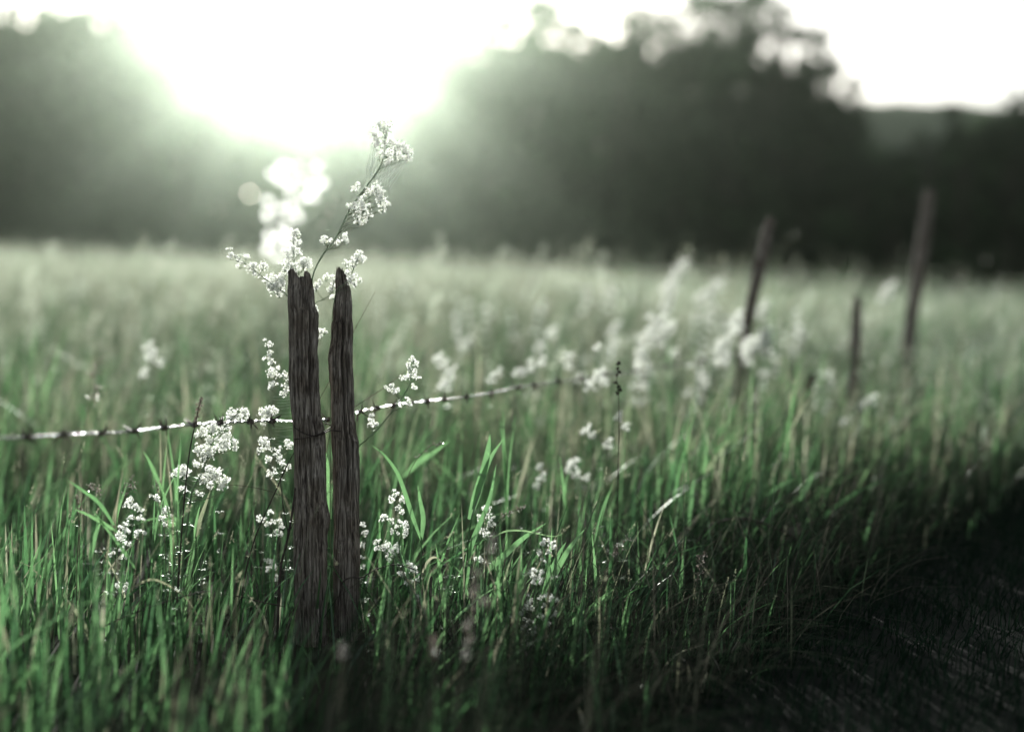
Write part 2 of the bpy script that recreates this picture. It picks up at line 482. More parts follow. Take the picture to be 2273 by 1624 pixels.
# ------------------------------------------------------------------ grasses (stuff)
def blades(base, h, w, lean, phi, psi, tint, rows=5, droop=0.25):
    """Vectorised grass blades. phi: lean azimuth, psi: facing azimuth."""
    n = len(base)
    t = np.linspace(0, 1, rows)[None, :]
    ld = np.stack([np.cos(phi), np.sin(phi), np.zeros(n)], -1)
    z = h[:, None] * (t - droop * (lean[:, None] ** 1.3) * t ** 2.2)
    off = (h * lean)[:, None] * (0.35 * t + 0.65 * t ** 2.2)
    ctr = base[:, None, :] + off[..., None] * ld[:, None, :]
    ctr[..., 2] += z
    wd = np.stack([np.cos(psi), np.sin(psi), np.zeros(n)], -1)
    prof = (0.75 + 0.5 * t) * (1 - t ** 2.4) + 0.02
    hw = (w[:, None] * prof * .5)[..., None]
    V = np.stack([ctr - hw * wd[:, None, :], ctr + hw * wd[:, None, :]], 2).reshape(-1, 3)
    k = np.arange(n)[:, None] * rows * 2; r = np.arange(rows - 1)[None, :] * 2
    F = np.stack([k + r, k + r + 1, k + r + 3, k + r + 2], -1).reshape(-1, 4)
    return V, F, np.repeat(tint, rows * 2), ctr[:, -1], ctr[:, -2]

def sample_zone(n, Y0, Y1, half=0.47, extra=0.25):
    """Random ground points of a trapezoid ahead of the camera, uniform per area."""
    y = np.sqrt(rng.uniform(Y0 ** 2, Y1 ** 2, n))
    x = rng.uniform(-1, 1, n) * (y * half + extra)
    return x, y

def clump_noise(x, y, s):
    return (np.sin(x * 5.1 * s + 1.7 * np.sin(y * 3.3 * s)) * np.sin(y * 4.3 * s + 1.1 * np.sin(x * 2.9 * s)) + 1) / 2

def height_model(x, y):
    D = np.asarray(y)
    s = side(x, y) - .15 * smooth(2.7, 3.8, D)
    h = .55 - .36 * np.exp(-np.clip(D - 2.5, 0, None) / 2.6)
    h = np.minimum(h, .25 + .06 * smooth(2.9, 3.6, D) + .5 * np.clip(-s - .35, 0, None))
    h = h * (.70 + .60 * clump_noise(np.asarray(x), D, 1.0))
    h = h * np.where(s > 0.42, np.clip(1 - (s - .42) / .5, .14, 1), 1)
    return h

def grass_object(name, x, y, hmul, w, lean, tintfun, label, mat, rows=5, heads=0.0, head_size=.012, head_n=7, cat="grass", droop=.25):
    n = len(x)
    base = np.stack([x, y, ground_z(x, y) - .01], -1)
    h = height_model(x, y) * hmul
    phi = rng.normal(0.5, 1.2, n)
    psi = rng.uniform(0, math.pi, n)
    tint = tintfun(x, y, n)
    V, F, T, tip, pre = blades(base, h, w, lean, phi, psi, tint, rows, droop)
    if heads > 0:
        sel = np.where(rng.random(n) < heads)[0]
        m = len(sel) * head_n
        c = np.repeat(tip[sel], head_n, 0); ax = unit(np.repeat(tip[sel] - pre[sel], head_n, 0))
        hs = np.broadcast_to(np.asarray(head_size, float), (n,))[sel].repeat(head_n)
        u_ = rng.random((m, 1))
        L_ = hs[:, None] * 6
        c = c + ax * (u_ * L_ - L_ * .35) + rng.normal(size=(m, 3)) * hs[:, None] * .55 * (1.1 - u_)
        V2, F2 = flecks(c, hs * rng.uniform(.8, 1.6, m), hs * .4 * rng.uniform(.7, 1.3, m), ax, .5)
        V = np.concatenate([V, V2]); F = np.concatenate([F, F2 + len(V) - len(V2)])
        T = np.concatenate([T, np.clip(rng.normal(.84, .13, m), .6, 1).repeat(4)])
    o = mesh_np(name, V, F, mat, T, smooth_shade=True)
    return tag(o, label, cat, kind="stuff")

def tint_near(x, y, n):
    g = np.clip(rng.normal(.29, .15, n), 0, .5)
    return np.where(rng.random(n) < .12 + .26 * smooth(2.7, 3.8, y), rng.uniform(.6, 1.0, n), g + .1 * smooth(2.7, 3.8, y))

# near sward, around the posts
x, y = sample_zone(26000, 1.35, 4.3, .52, .45)
s = side(x, y) - .15 * smooth(2.7, 3.8, y)
keep = (s < .80) & (rng.random(len(x)) < np.clip(1 - (s - .48) / .36, .08, 1)) & (rng.random(len(x)) < .45 + .55 * clump_noise(x, y, 2.2))
keep &= (rng.random(len(x)) < np.where(y > 2.5, .5, 1))
ppx = 1136.5 + FPX * x / y
keep &= ~((np.abs(ppx - 725) < 115) & (y < 2.30) & (rng.random(len(x)) < .72))
keep &= ~((y < 2.0) & (rng.random(len(x)) < .35))
x, y = x[keep], y[keep]; n = len(x)
grass_object("near_grass", x, y, np.clip(rng.gamma(9, 1 / 9.0, n) * .95, .3, 1.45), np.where(rng.random(n) < .45, rng.uniform(.002, .005, n), rng.uniform(.005, .0105, n)), np.where(rng.random(n) < .16, rng.uniform(.5, 1.1, n), np.abs(rng.normal(.2, .18, n))),
             tint_near, "sharp green grass growing thick around the two posts", M_GRASS, rows=6, heads=.07, head_size=.0035, head_n=18)
x, y = sample_zone(1200, 1.9, 3.9)
s = side(x, y); k = (s < .6) & (rng.random(len(x)) < .3 + .7 * clump_noise(x, y, 1.5)); x, y = x[k], y[k]; n = len(x)
grass_object("grass_stems", x, y, np.clip(rng.normal(1.45, .3, n), .8, 2.2), rng.uniform(.0008, .0016, n), np.abs(rng.normal(.3, .22, n)),
             lambda x, y, n: np.where(rng.random(n) < .6, rng.uniform(.6, .95, n), rng.uniform(.2, .45, n)), "fine dry flowering stems threaded through the green grass", M_GRASS, rows=6, heads=.6, head_size=.0038, head_n=22)
# middle meadow
x, y = sample_zone(84000, 3.8, 15, .60, .5)
s = side(x, y) - .15
keep = (s < .75) & (rng.random(len(x)) < .35 + .65 * clump_noise(x, y, .8))
x, y = x[keep], y[keep]; n = len(x)
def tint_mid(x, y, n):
    dry = .34 + .30 * smooth(4, 9, y) + .5 * (clump_noise(x + .3 * np.sin(y * 2), y, .45) - .45) - .28 * smooth(.2, 2.5, x)  # right side: greener fence growth, plus lens falloff and weaker glare put into the tint
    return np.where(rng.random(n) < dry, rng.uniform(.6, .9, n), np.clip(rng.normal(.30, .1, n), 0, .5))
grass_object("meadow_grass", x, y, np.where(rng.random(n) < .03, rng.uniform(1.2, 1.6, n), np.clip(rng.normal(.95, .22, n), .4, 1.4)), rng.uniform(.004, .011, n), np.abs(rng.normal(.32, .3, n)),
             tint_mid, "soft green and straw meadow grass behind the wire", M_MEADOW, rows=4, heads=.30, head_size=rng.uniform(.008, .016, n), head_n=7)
# far meadow
x, y = sample_zone(110000, 14, 143, .66)
n = len(x)
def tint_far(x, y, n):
    return np.where(rng.random(n) < .40 + .5 * clump_noise(x, y, .16) - .3 * smooth(1, 8, x), rng.uniform(.66, 1, n), np.clip(rng.normal(.38, .1, n), 0, .5))  # straw thinned to the right, the same darkening of that side put into the colour
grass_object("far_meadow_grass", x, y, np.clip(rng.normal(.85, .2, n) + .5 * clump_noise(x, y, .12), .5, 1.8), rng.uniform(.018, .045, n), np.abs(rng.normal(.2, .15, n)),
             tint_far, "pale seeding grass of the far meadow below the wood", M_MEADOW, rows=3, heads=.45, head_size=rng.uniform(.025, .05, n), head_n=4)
# fluffy seeding plumes nodding over the meadow
x, y = sample_zone(8500, 3.6, 26)
x2, y2 = sample_zone(900, 4.5, 14)
tall = np.concatenate([np.zeros(len(x), bool), np.ones(len(x2), bool)])
x = np.concatenate([x, x2]); y = np.concatenate([y, y2])
keep = (side(x, y) < -.5) & (rng.random(len(x)) < .25 + .75 * clump_noise(x, y, .35))
keep &= ~((np.abs(1136.5 + FPX * x / y - 1898) < 55) & (y < 5.2))
x, y, tall = x[keep], y[keep], tall[keep]; n = len(x)
base = np.stack([x, y, ground_z(x, y) - .01], -1)
h = np.clip(rng.normal(.60, .12, n), .3, .95) * (.62 + .38 * smooth(3.5, 7, y))
h = np.where(tall, rng.uniform(.60, .90, n), h)
h = h * (1 - .34 * smooth(-.3, 2.2, x))
Vp, Fp, Tp, tip, pre = blades(base, h, rng.uniform(.002, .004, n), np.abs(rng.normal(.3, .12, n)), rng.normal(.25, .5, n), rng.uniform(0, 3.1, n), rng.uniform(.55, .8, n), 5, .3)
m = 36
ax = unit(tip - pre); u_ = rng.random((n, m, 1)); L_ = rng.uniform(.07, .15, (n, 1, 1))
c = tip[:, None, :] + ax[:, None, :] * (u_ - .8) * L_ + rng.normal(size=(n, m, 3)) * (.004 + .016 * np.sin(np.pi * np.clip(u_, .02, 1) ** .7))
V2, F2 = flecks(c.reshape(-1, 3), rng.uniform(.010, .02, n * m), rng.uniform(.004, .008, n * m), np.repeat(ax, m, 0), .6)
T2 = (np.repeat(rng.uniform(.82, 1, n), m) + rng.normal(0, .05, n * m)).clip(.62, 1)
tag(mesh_np("seeding_grass", np.concatenate([Vp, V2]), np.concatenate([Fp, F2 + len(Vp)]), M_MEADOW, np.concatenate([Tp, T2.repeat(4)])),
    "pale fluffy seeding grass heads nodding over the meadow", "grass", kind="stuff")
# dry thatch on the bank between fence and path
m = 15000
a = rng.uniform(-2.2, 6.5, m); b = rng.normal(.54, .17, m)
x = FA[0] + FD[0] * a + nrm[0] * b; y = FA[1] + FD[1] * a + nrm[1] * b
k = (y > 1.2) & (b < .84); x, y = x[k], y[k]; n = len(x)
base_h = .08 + .26 * rng.random(n)
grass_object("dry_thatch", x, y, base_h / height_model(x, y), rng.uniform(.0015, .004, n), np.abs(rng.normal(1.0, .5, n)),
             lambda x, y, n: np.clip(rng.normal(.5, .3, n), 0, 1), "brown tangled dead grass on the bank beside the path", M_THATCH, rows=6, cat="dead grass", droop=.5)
# short turf on the path
m = 150000
a = rng.uniform(-3.5, 9, m); b = rng.uniform(.7, 2.9, m)
x = FA[0] + FD[0] * a + nrm[0] * b; y = FA[1] + FD[1] * a + nrm[1] * b
k = y > .9; x, y = x[k], y[k]; n = len(x)
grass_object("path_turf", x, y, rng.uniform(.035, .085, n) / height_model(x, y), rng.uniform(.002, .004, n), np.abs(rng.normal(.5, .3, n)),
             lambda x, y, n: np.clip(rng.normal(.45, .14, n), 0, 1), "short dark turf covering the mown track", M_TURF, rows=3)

# ------------------------------------------------------------------ fence posts
def vnoise1(t, seed):
    r = np.random.default_rng(seed).normal(size=512)
    t = np.asarray(t, float); i = np.floor(t).astype(int); f = t - i; f = f * f * (3 - 2 * f)
    return r[i % 512] * (1 - f) + r[(i + 1) % 512] * f

def vnoise2(a, b, seed):
    r = np.random.default_rng(seed).normal(size=(128, 128))
    i = np.floor(a).astype(int); f = a - i; f = f * f * (3 - 2 * f)
    j = np.floor(b).astype(int); g = b - j; g = g * g * (3 - 2 * g)
    return (r[i % 128, j % 128] * (1 - f) + r[(i + 1) % 128, j % 128] * f) * (1 - g) + (r[i % 128, (j + 1) % 128] * (1 - f) + r[(i + 1) % 128, (j + 1) % 128] * f) * g

def post_mesh(outline, top_profile, D, seed, depth=0.85, cracks=22, rows=230, seg=220, deep=(), edge=.7, knots=()):
    """outline: (y, left, right) in picture units; top_profile: (x, y) of the broken top edge."""
    o = np.array(outline, float)
    ybot = o[-1, 0]
    th = np.arange(seg) * 2 * math.pi / seg          # 0 = picture right, -pi/2 = towards the camera
    yy0 = o[0, 0]
    tp = np.array(top_profile, float)
    R = np.random.default_rng(seed)
    # broken top height for each angle, read at that angle's x
    cx_top = (tp[0, 0] + tp[-1, 0]) / 2; hw_top = (tp[-1, 0] - tp[0, 0]) / 2
    def top_y(xrel, th_):
        y = np.interp(cx_top + xrel * hw_top, tp[:, 0], tp[:, 1])
        return y + 4.0 * vnoise1(xrel * 15 + 40, seed + 1) + 3.5 * vnoise1(np.cos(th_) * 9 + np.sin(th_) * 9 + 40, seed + 2)
    t = np.linspace(0, 1, rows) ** 1.0
    def place(ys, rr, th_):
        L = np.interp(ys, o[:, 0], o[:, 1]); Rr = np.interp(ys, o[:, 0], o[:, 2])
        L = L + edge * (vnoise1(ys / 31.0, seed + 3) + .35 * vnoise1(ys / 7.0, seed + 8)); Rr = Rr + edge * (vnoise1(ys / 27.0, seed + 4) + .35 * vnoise1(ys / 7.0, seed + 9))
        cx = (L + Rr) / 2; hw = (Rr - L) / 2
        xx = cx + hw * rr * np.cos(th_)
        dd = D + hw / FPX * D * depth * rr * np.sin(th_)
        w = np.array([0, 0, CAM_H]) + dd[..., None] * (_f + ((xx - 1136.5) / FPX)[..., None] * _r - ((ys - 812) / FPX)[..., None] * _u)
        return w
    TH = np.broadcast_to(th[None, :], (rows, seg))
    ytop = top_y(np.cos(th), th)[None, :]
    YY = ybot + (ytop - ybot) * t[:, None]
    # squarish split-log section
    sq = 1 / (np.abs(np.cos(TH)) ** 3.2 + np.abs(np.sin(TH)) ** 3.2) ** (1 / 3.2)
    rr = 0.5 + 0.5 * sq; rr = rr / 1.0
    rr = np.minimum(rr, 1.02)
    g = np.zeros_like(YY)
    for k in range(cracks):
        t0 = R.uniform(-math.pi, math.pi); wd = R.uniform(.03, .07); dp = R.uniform(.04, .16)
        ya = R.uniform(yy0 - 100, ybot); yb = ya + R.uniform(120, 600)
        g = g - dp * _crack(TH, YY, t0, wd, ya, yb, R)
    for (t0, wd, dp, ya, yb) in deep:
        wd = wd * 2.0
        g = g - 1.7 * dp * _crack(TH, YY, t0, wd, ya, yb, R)
    g = g + .016 * vnoise2(TH * 14 + 50, YY / 120, seed + 5) + .012 * vnoise2(TH * 34 + 150, YY / 50, seed + 6)
    g = g + .03 * vnoise2(TH * 2.2 + 10, YY / 90, seed + 7)
    for (t0, y0) in knots:
        d2 = (((TH - t0 + math.pi) % (2 * math.pi) - math.pi) / .2) ** 2 + ((YY - y0) / 13) ** 2
        g = g * (1 - .8 * np.exp(-d2)) + .10 * np.exp(-d2) - .16 * np.exp(-d2 / .10)
    rr = rr * (1 + g)
    V = [place(YY, rr, TH).reshape(-1, 3)]
    F = []
    i = np.arange(rows - 1)[:, None] * seg; j = np.arange(seg)[None, :]; j2 = (j + 1) % seg
    F.append(np.stack([i + j, i + j2, i + seg + j2, i + seg + j], -1).reshape(-1, 4))
    # splintered cap
    last = (rows - 1) * seg; nv = rows * seg
    for q, s_ in enumerate((.8, .55, .3, .04)):
        r2 = rr[-1] * s_
        xr = np.cos(th) * s_
        y2 = top_y(xr, th) + 3 + R.uniform(0, 9, seg) * (1 - s_)
        V.append(place(y2, r2, th))
        F.append(np.stack([last + j[0], last + j2[0], nv + j2[0], nv + j[0]], -1))
        last = nv; nv += seg
    return np.concatenate(V), np.concatenate(F)

def _crack(TH, YY, t0, wd, ya, yb, R):
    wob = .035 * vnoise1(YY / 140 + R.uniform(0, 200), 91) + .008 * vnoise1(YY / 30 + R.uniform(0, 200), 92)
    d = (TH - t0 - wob + math.pi) % (2 * math.pi) - math.pi
    env = smooth(ya, ya + 60, YY) * (1 - smooth(yb - 90, yb, YY))
    return np.exp(-(d / wd) ** 2) * env

def add_post(name, label, outline, top, D, seed, **kw):
    V, F = post_mesh(outline, top, D, seed, **kw)
    b = P((outline[-1][1] + outline[-1][2]) / 2, outline[-1][0], D)
    o = mesh_np(name, V, F, M_WOOD, smooth_shade=True, origin=b)
    return tag(o, label, "fence post", "posts of the wire fence")

DP = 2.30
hp = -math.pi / 2
add_post("fence_post", "thick weathered grey fence post with a jagged broken top, wire wrapped round its middle",
         [(596, 637, 689), (630, 637, 692), (664, 637.5, 697), (684, 639, 700), (694, 640, 704.6), (740, 641, 706), (792, 641.5, 706), (868, 643, 708), (920, 648, 711),
          (947, 651, 719), (985, 653, 721), (1042, 654, 723), (1110, 653, 725), (1140, 653, 731), (1158, 653, 732), (1185, 652, 727), (1232, 651, 724.6), (1327, 652.6, 723), (1391, 657, 724), (1500, 657, 726)],
         [(636, 612), (645, 601), (654, 605), (660, 613), (672, 615), (677, 604), (683, 603), (688, 617)], DP, 11,
         deep=[(hp + .25, .05, .22, 560, 720), (hp + .55, .045, .25, 590, 1010), (hp - .1, .035, .14, 690, 900), (hp - .45, .03, .12, 640, 1100), (hp + .1, .03, .14, 930, 1400), (hp - .3, .03, .12, 1000, 1450), (hp + .8, .05, .2, 690, 1000)], knots=[(hp + .55, 676), (hp + 1.15, 1150), (hp - 1.1, 1205), (hp + .2, 1310)])
add_post("fence_post", "slim weathered split fence post with a pointed top, standing close beside the thick one",
         [(590, 746.7, 764), (613, 745, 770), (644, 744.6, 778.6), (685, 740.5, 782), (712, 739.5, 783.4), (717, 736, 783.5), (754, 734.5, 784), (780, 730, 783), (797, 729, 783), (830, 732.6, 783.7),
          (894, 735, 785), (932, 735.7, 787), (960, 735.7, 789), (985, 737, 796.5), (1026, 740, 797), (1137, 740, 797), (1264, 740, 798.5), (1359, 743, 794), (1500, 745, 795)],
         [(745, 604), (750, 597), (756, 595), (761, 598), (764, 606), (768, 612)], DP + .03, 23,
         deep=[(hp + .15, .06, .28, 560, 1160), (hp - .5, .035, .15, 600, 900), (hp + .6, .04, .18, 640, 1200), (hp, .03, .14, 1100, 1500)], knots=[(hp - 1.1, 797), (hp + 1.0, 990), (hp + .6, 1260)])

def far_post(label, pts, widths, D, seed):
    """A farther post: centre line (px, py) downwards with widths in picture units."""
    p = np.array(pts, float)
    yb = 590 + FPX * (CAM_H + .25) / D
    if yb > p[-1, 1]:
        sl = (p[-1, 0] - p[-2, 0]) / (p[-1, 1] - p[-2, 1])
        p = np.vstack([p, [p[-1, 0] + .4 * sl * (yb - p[-1, 1]), yb]]); widths = list(widths) + [widths[-1]]
    out = [(q[1], q[0] - w / 2, q[0] + w / 2) for q, w in zip(p, widths)]
    w0 = widths[0]
    top = [(p[0, 0] - w0 / 2, p[0, 1] + 8), (p[0, 0] - w0 / 5, p[0, 1] - 3), (p[0, 0] + w0 / 4, p[0, 1]), (p[0, 0] + w0 / 2, p[0, 1] + 12)]
    return add_post("fence_post", label, out, top, D, seed, rows=90, seg=60, cracks=12, edge=.3)
far_post("leaning pale-topped fence post among white flowers in the middle distance", [(1711, 484), (1691, 572), (1672, 654), (1656, 735), (1640, 860)], [25, 30, 26, 24, 26], 3.98, 31)
far_post("tall farther fence post leaning against the dark low trees", [(2064, 423), (2044, 572), (2024, 695), (2014, 794)], [26, 30, 30, 30], 5.75, 37)
far_post("short thin grey stake between the two leaning posts", [(1904, 660), (1901, 716), (1897, 791), (1894, 863)], [18, 22, 25, 24], 4.5, 41)

# ------------------------------------------------------------------ barbed wire
def wire_depth(px):
    return 2.33 / np.clip(1 - 4.4e-4 * (px - 690), .3, 2)
wp = [(-60, 974), (60, 970), (163, 963), (225, 962), (300, 956), (370, 948), (433, 942), (490, 938), (560, 935), (606, 934), (648, 935), (690, 934), (735, 930), (788, 917), (836, 906),
      (900, 896), (960, 889), (1040, 880), (1100, 870), (1160, 858), (1250, 846), (1330, 835), (1480, 813), (1645, 787), (1760, 778), (1900, 768), (2019, 758), (2120, 752), (2300, 742)]
ctrl = np.array([P(a, b, float(wire_depth(a)) + (.035 if 645 < a < 790 else 0)) for a, b in wp])
path = spline(ctrl, 6000)
seg = np.linalg.norm(np.diff(path, axis=0), axis=1); S = np.concatenate([[0], np.cumsum(seg)])
NP = int(S[-1] / .0022)
sq_ = np.linspace(0, S[-1], NP)
line = np.stack([np.interp(sq_, S, path[:, k]) for k in range(3)], -1)
tan = unit(np.gradient(line, axis=0))
na = unit(np.cross(tan, [0, 0, 1])); nb = np.cross(tan, na)
wire = empty("barbed_wire", line[len(line) // 3])
tag(wire, "twisted barbed wire strung along the fence posts, glinting in the sun", "barbed wire")
wo = np.array(wire.location)
for k in range(2):
    ph = sq_ * 2 * math.pi / .034 + k * math.pi + 1.3 * vnoise1(sq_ / .09, 77)
    mb = MB()
    mb.tube(line + .0015 * (np.cos(ph)[:, None] * na + np.sin(ph)[:, None] * nb), .00128, 6)
    mb.build("wire_strand", M_WIRE, wire, wo)
barb_px = [-20, 60, 140, 225, 299, 364, 433, 489, 554, 604, 728, 798, 836, 874, 910, 948, 985, 1035, 1090, 1150, 1185, 1240, 1290, 1345, 1410, 1480, 1560, 1700, 1790, 1880, 1960, 2070, 2170]
cpx = np.array([((q - [0, 0, CAM_H]) @ _r) / ((q - [0, 0, CAM_H]) @ _f) * FPX + 1136.5 for q in line])
for bp in barb_px:
    i0 = int(np.argmin(np.abs(cpx - bp)))
    c, tg_, a_, b_ = line[i0], tan[i0], na[i0], nb[i0]
    mb = MB()
    hel = np.linspace(0, 2 * math.pi * 2.2, 30)
    mb.tube(c + tg_ * np.linspace(-.005, .005, 30)[:, None] + .0038 * (np.cos(hel)[:, None] * a_ + np.sin(hel)[:, None] * b_), .0016, 5)
    for sgn in (-1, 1):
        for e in (0, 1):
            ang = rng.uniform(0, 2 * math.pi)
            dv = unit(math.cos(ang) * a_ * .8 + math.sin(ang) * b_ + tg_ * sgn * .35)
            st = c + tg_ * sgn * .004 + dv * .003
            mb.tube([st, st + dv * .008, st + dv * rng.uniform(.014, .018)], [.0016, .0013, .0004], 5)
    mb.build("barb", M_BARB, wire, wo)
# tie wire lashing the two posts together
def around(pts, n=60):
    return spline([P(a, b, d) for a, b, d in pts], n)
tw = empty("tie_wire", P(690, 968, 2.26))
tag(tw, "thin dark rusty wire wrapped round the thick post and twisted to the slim one", "tie wire")
mb = MB()
mb.tube(around([(650, 940, 2.31), (654, 948, 2.282), (668, 958, 2.267), (685, 965, 2.264), (702, 967, 2.268), (718, 962, 2.285), (728, 957, 2.30), (738, 955, 2.305), (756, 957, 2.30)]), .0012, 6)
mb.build("upper_loop", M_TWIG, tw, np.array(tw.location))
mb = MB()
mb.tube(around([(652, 975, 2.31), (656, 974, 2.28), (676, 972, 2.265), (700, 966, 2.264), (716, 960, 2.282), (727, 953, 2.30), (736, 945, 2.33), (720, 938, 2.35)]), .0011, 6)
mb.build("lower_loop", M_TWIG, tw, np.array(tw.location))

# ------------------------------------------------------------------ bedstraw and other flowering plants
def floret_mesh(mb, C, N, size, t=.5):
    """Four-petalled florets at C facing N."""
    n = len(C)
    a = unit(np.cross(N, rand_dirs(n))); b = np.cross(N, a)
    for k in range(4):
        d = (a, b, -a, -b)[k]; e = (b, -a, -b, a)[k]
        s_ = size[:, None]
        cup = N * s_ * .18
        V = np.stack([C, C + d * s_ * .32 + e * s_ * .2 + cup * .7, C + d * s_ * .56 + cup * 1.3, C + d * s_ * .32 - e * s_ * .2 + cup * .7], 1).reshape(-1, 3)
        mb.add(V, np.arange(n * 4).reshape(-1, 4), rng.uniform(0, 1, n).repeat(4), 0)

def cluster(mb, c, r, dens=1.0, fl=.0048, up=(0, 0, 1)):
    """A head of florets: small rounded cymes on fine stalks."""
    r = r * 1.12
    nsub = max(4, int(round(15 * (r / .018) ** 1.7)))
    root = c - np.array(up) * r * .9
    for q in range(nsub):
        d = unit(rng.normal(size=3)) * rng.random() ** .40
        sc_ = c + d * r * np.array([.86, .7, .72])
        rs = r * rng.uniform(.34, .6) if r < .013 else rng.uniform(.0065, .0105)
        nf = int(max(6, 15 * dens * (rs / .0075) ** 1.5))
        nd = unit(rng.normal(size=(nf, 3)) + np.array([0, -.15, .7]) + .5 * d)
        FC = sc_ + nd * rs * rng.uniform(.4, 1.2, (nf, 1))
        floret_mesh(mb, FC, unit((nd + .4 * rng.normal(size=(nf, 3))) * np.array([1, 1, .45])), fl * rng.uniform(.8, 1.2, nf))
        mb.tube([root, (root + sc_) / 2 + rng.normal(size=3) * .001, sc_ - np.array([0, 0, rs * .4])], [.0005, .0004, .0003], 3, .5, 1)
        for z in range(0, nf, 3):
            mb.tube([sc_ - np.array([0, 0, rs * .5]), FC[z]], .00022, 3, .4, 1)

def whorl(mb, c, r, n=7, axis=(0, 0, 1)):
    a0 = rng.uniform(0, 6.28)
    for k in range(n):
        a = a0 + k * 6.283 / n + rng.normal() * .15
        d = unit(np.array([math.cos(a), math.sin(a), rng.uniform(-.15, .35)]))
        L = r * rng.uniform(.75, 1.15)
        pts = [c, c + d * L * .5 + np.array([0, 0, .0012]), c + d * L]
        mb.ribbon(spline(pts, 5), np.array([.3, .9, 1, .7, .1]) * L * .17, np.cross(d, [0, 0, 1]), rng.uniform(.1, .6), 0, .12)

def plant(label, stem, heads, D, whorls=(), r0=.0012, dens=1.0, fl=.0044, group=None, name="bedstraw", cat="wildflower", to_ground=True, base_px=None, nleaf=5, petal=None):
    """stem: [(px, py[, dD])] from the tip down; heads: [(px, py, r_px)]."""
    S3 = [P(s[0], s[1], D + (s[2] if len(s) > 2 else 0)) for s in stem]
    if to_ground:
        last = S3[-1]; gz = float(ground_z(last[0], last[1]))
        if last[2] > gz + .02:
            prev = S3[-2]; sl = unit(last - prev)
            k = (last[2] - gz)
            foot = np.array([last[0] + sl[0] * k * .25, last[1] + sl[1] * k * .25, gz - .01])
            S3 += [last * .5 + foot * .5 + np.array([0, 0, 0]), foot]
    S3 = np.array(S3)
    root = empty(name, S3[-1]); o = S3[-1]
    tag(root, label, cat, group)
    sp_ = spline(S3, 14 * len(S3))
    ms = MB()
    ms.tube(sp_, np.linspace(r0 * .55, r0 * 1.25, len(sp_)), 6, .5)
    lf = MB(); nl = 0
    # leaf whorls where asked and spread along the lower stem
    for w in whorls:
        whorl(lf, P(w[0], w[1], D), (w[2] if len(w) > 2 else 16) / FPX * D); nl += 1
    L = len(sp_)
    for q in range(nleaf):
        k = int(L * (.35 + .6 * (q + .5) / nleaf))
        if k < L - 2:
            whorl(lf, sp_[k], .013 * D / 2.3 * rng.uniform(.7, 1.2)); nl += 1
    for h in heads:
        c = P(h[0], h[1], D + (h[3] if len(h) > 3 else rng.normal() * .008 * min(2, D / 2.3)))
        rm = h[2] / FPX * D
        # twig from the stem, leaving it a little below the head
        dz = sp_[:, 2] - (c[2] - rm * 1.2 - .35 * np.min(np.linalg.norm(sp_ - c, axis=1)))
        dist = np.linalg.norm(sp_ - c, axis=1) + np.where(dz > 0, 3 * np.clip(dz, 0, None), 0)
        a = sp_[int(np.argmin(dist))]
        end = c - np.array([0, 0, rm * .85])
        if np.linalg.norm(end - a) > .003:
            mid = a * .45 + end * .55 + rng.normal(size=3) * .05 * np.linalg.norm(end - a)
            ms.tube(spline([a, mid, end], 7), np.linspace(r0 * .5, r0 * .3, 7), 4, .75)
        mh_ = MB()
        cluster(mh_, c, rm, dens, fl)
        mh_.build("flower_head", [petal or M_PETAL, M_STEM], root, o, smooth_shade=False)
    ms.build("stem", M_STEM, root, o)
    if nl: lf.build("leaves", M_STEM, root, o)
    return root

plant("white bedstraw arching highest, tied with cobweb and leaning out from between the two posts",
      [(849, 283), (854, 317), (846, 366), (816, 412), (780, 460), (742, 534), (719, 562), (698, 601), (691, 634), (684, 690, .03), (676, 800, .05), (672, 950, .05), (676, 1150, .05)],
      [(844, 277, 14), (831, 292, 13), (867, 271, 9), (856, 294, 14), (838, 310, 13), (831, 322, 8), (856, 317, 15), (877, 330, 15), (897, 330, 14), (910, 340, 11), (912, 351, 9), (841, 348, 10),
       (859, 361, 11), (856, 340, 13), (892, 346, 12), (877, 346, 10), (793, 414, 10), (785, 419, 6), (836, 422, 14), (818, 430, 12), (846, 435, 12), (851, 450, 8), (838, 445, 8), (849, 463, 9),
       (860, 455, 7), (803, 445, 8), (775, 460, 10), (787, 458, 12), (805, 463, 14), (818, 478, 11), (795, 478, 12), (793, 492, 7), (810, 491, 9), (726, 534, 11), (721, 532, 9), (764, 527, 12), (770, 537, 8), (752, 542, 7)],
      2.335, [(727, 512, 9), (803, 425, 8)], r0=.0015, nleaf=0, dens=.6)
plant("white bedstraw branch spreading sideways from behind the thick post's top",
      [(512, 557), (542, 583), (578, 611), (608, 634), (636, 654), (655, 690, .02), (668, 850, .03), (675, 1100, .03)],
      [(512, 558, 8), (512, 569, 8), (528, 573, 10), (533, 588, 9), (546, 569, 8), (563, 593, 13), (581, 590, 11), (568, 608, 8), (606, 626, 16), (616, 641, 14), (599, 636, 10), (620, 654, 8), (627, 624, 9)],
      2.36, r0=.0011, nleaf=0)
plant("upright white bedstraw rising directly behind the thick post's jagged top",
      [(652, 514), (653, 573), (657, 598), (663, 680), (670, 900), (676, 1150)],
      [(652, 516, 7), (660, 519, 10), (650, 529, 12), (664, 539, 7), (637, 560, 11), (652, 560, 13), (662, 560, 9), (632, 590, 13), (673, 585, 15), (685, 588, 8), (629, 608, 12), (650, 596, 12), (665, 601, 10), (640, 575, 9)],
      2.40, r0=.0013, nleaf=0)
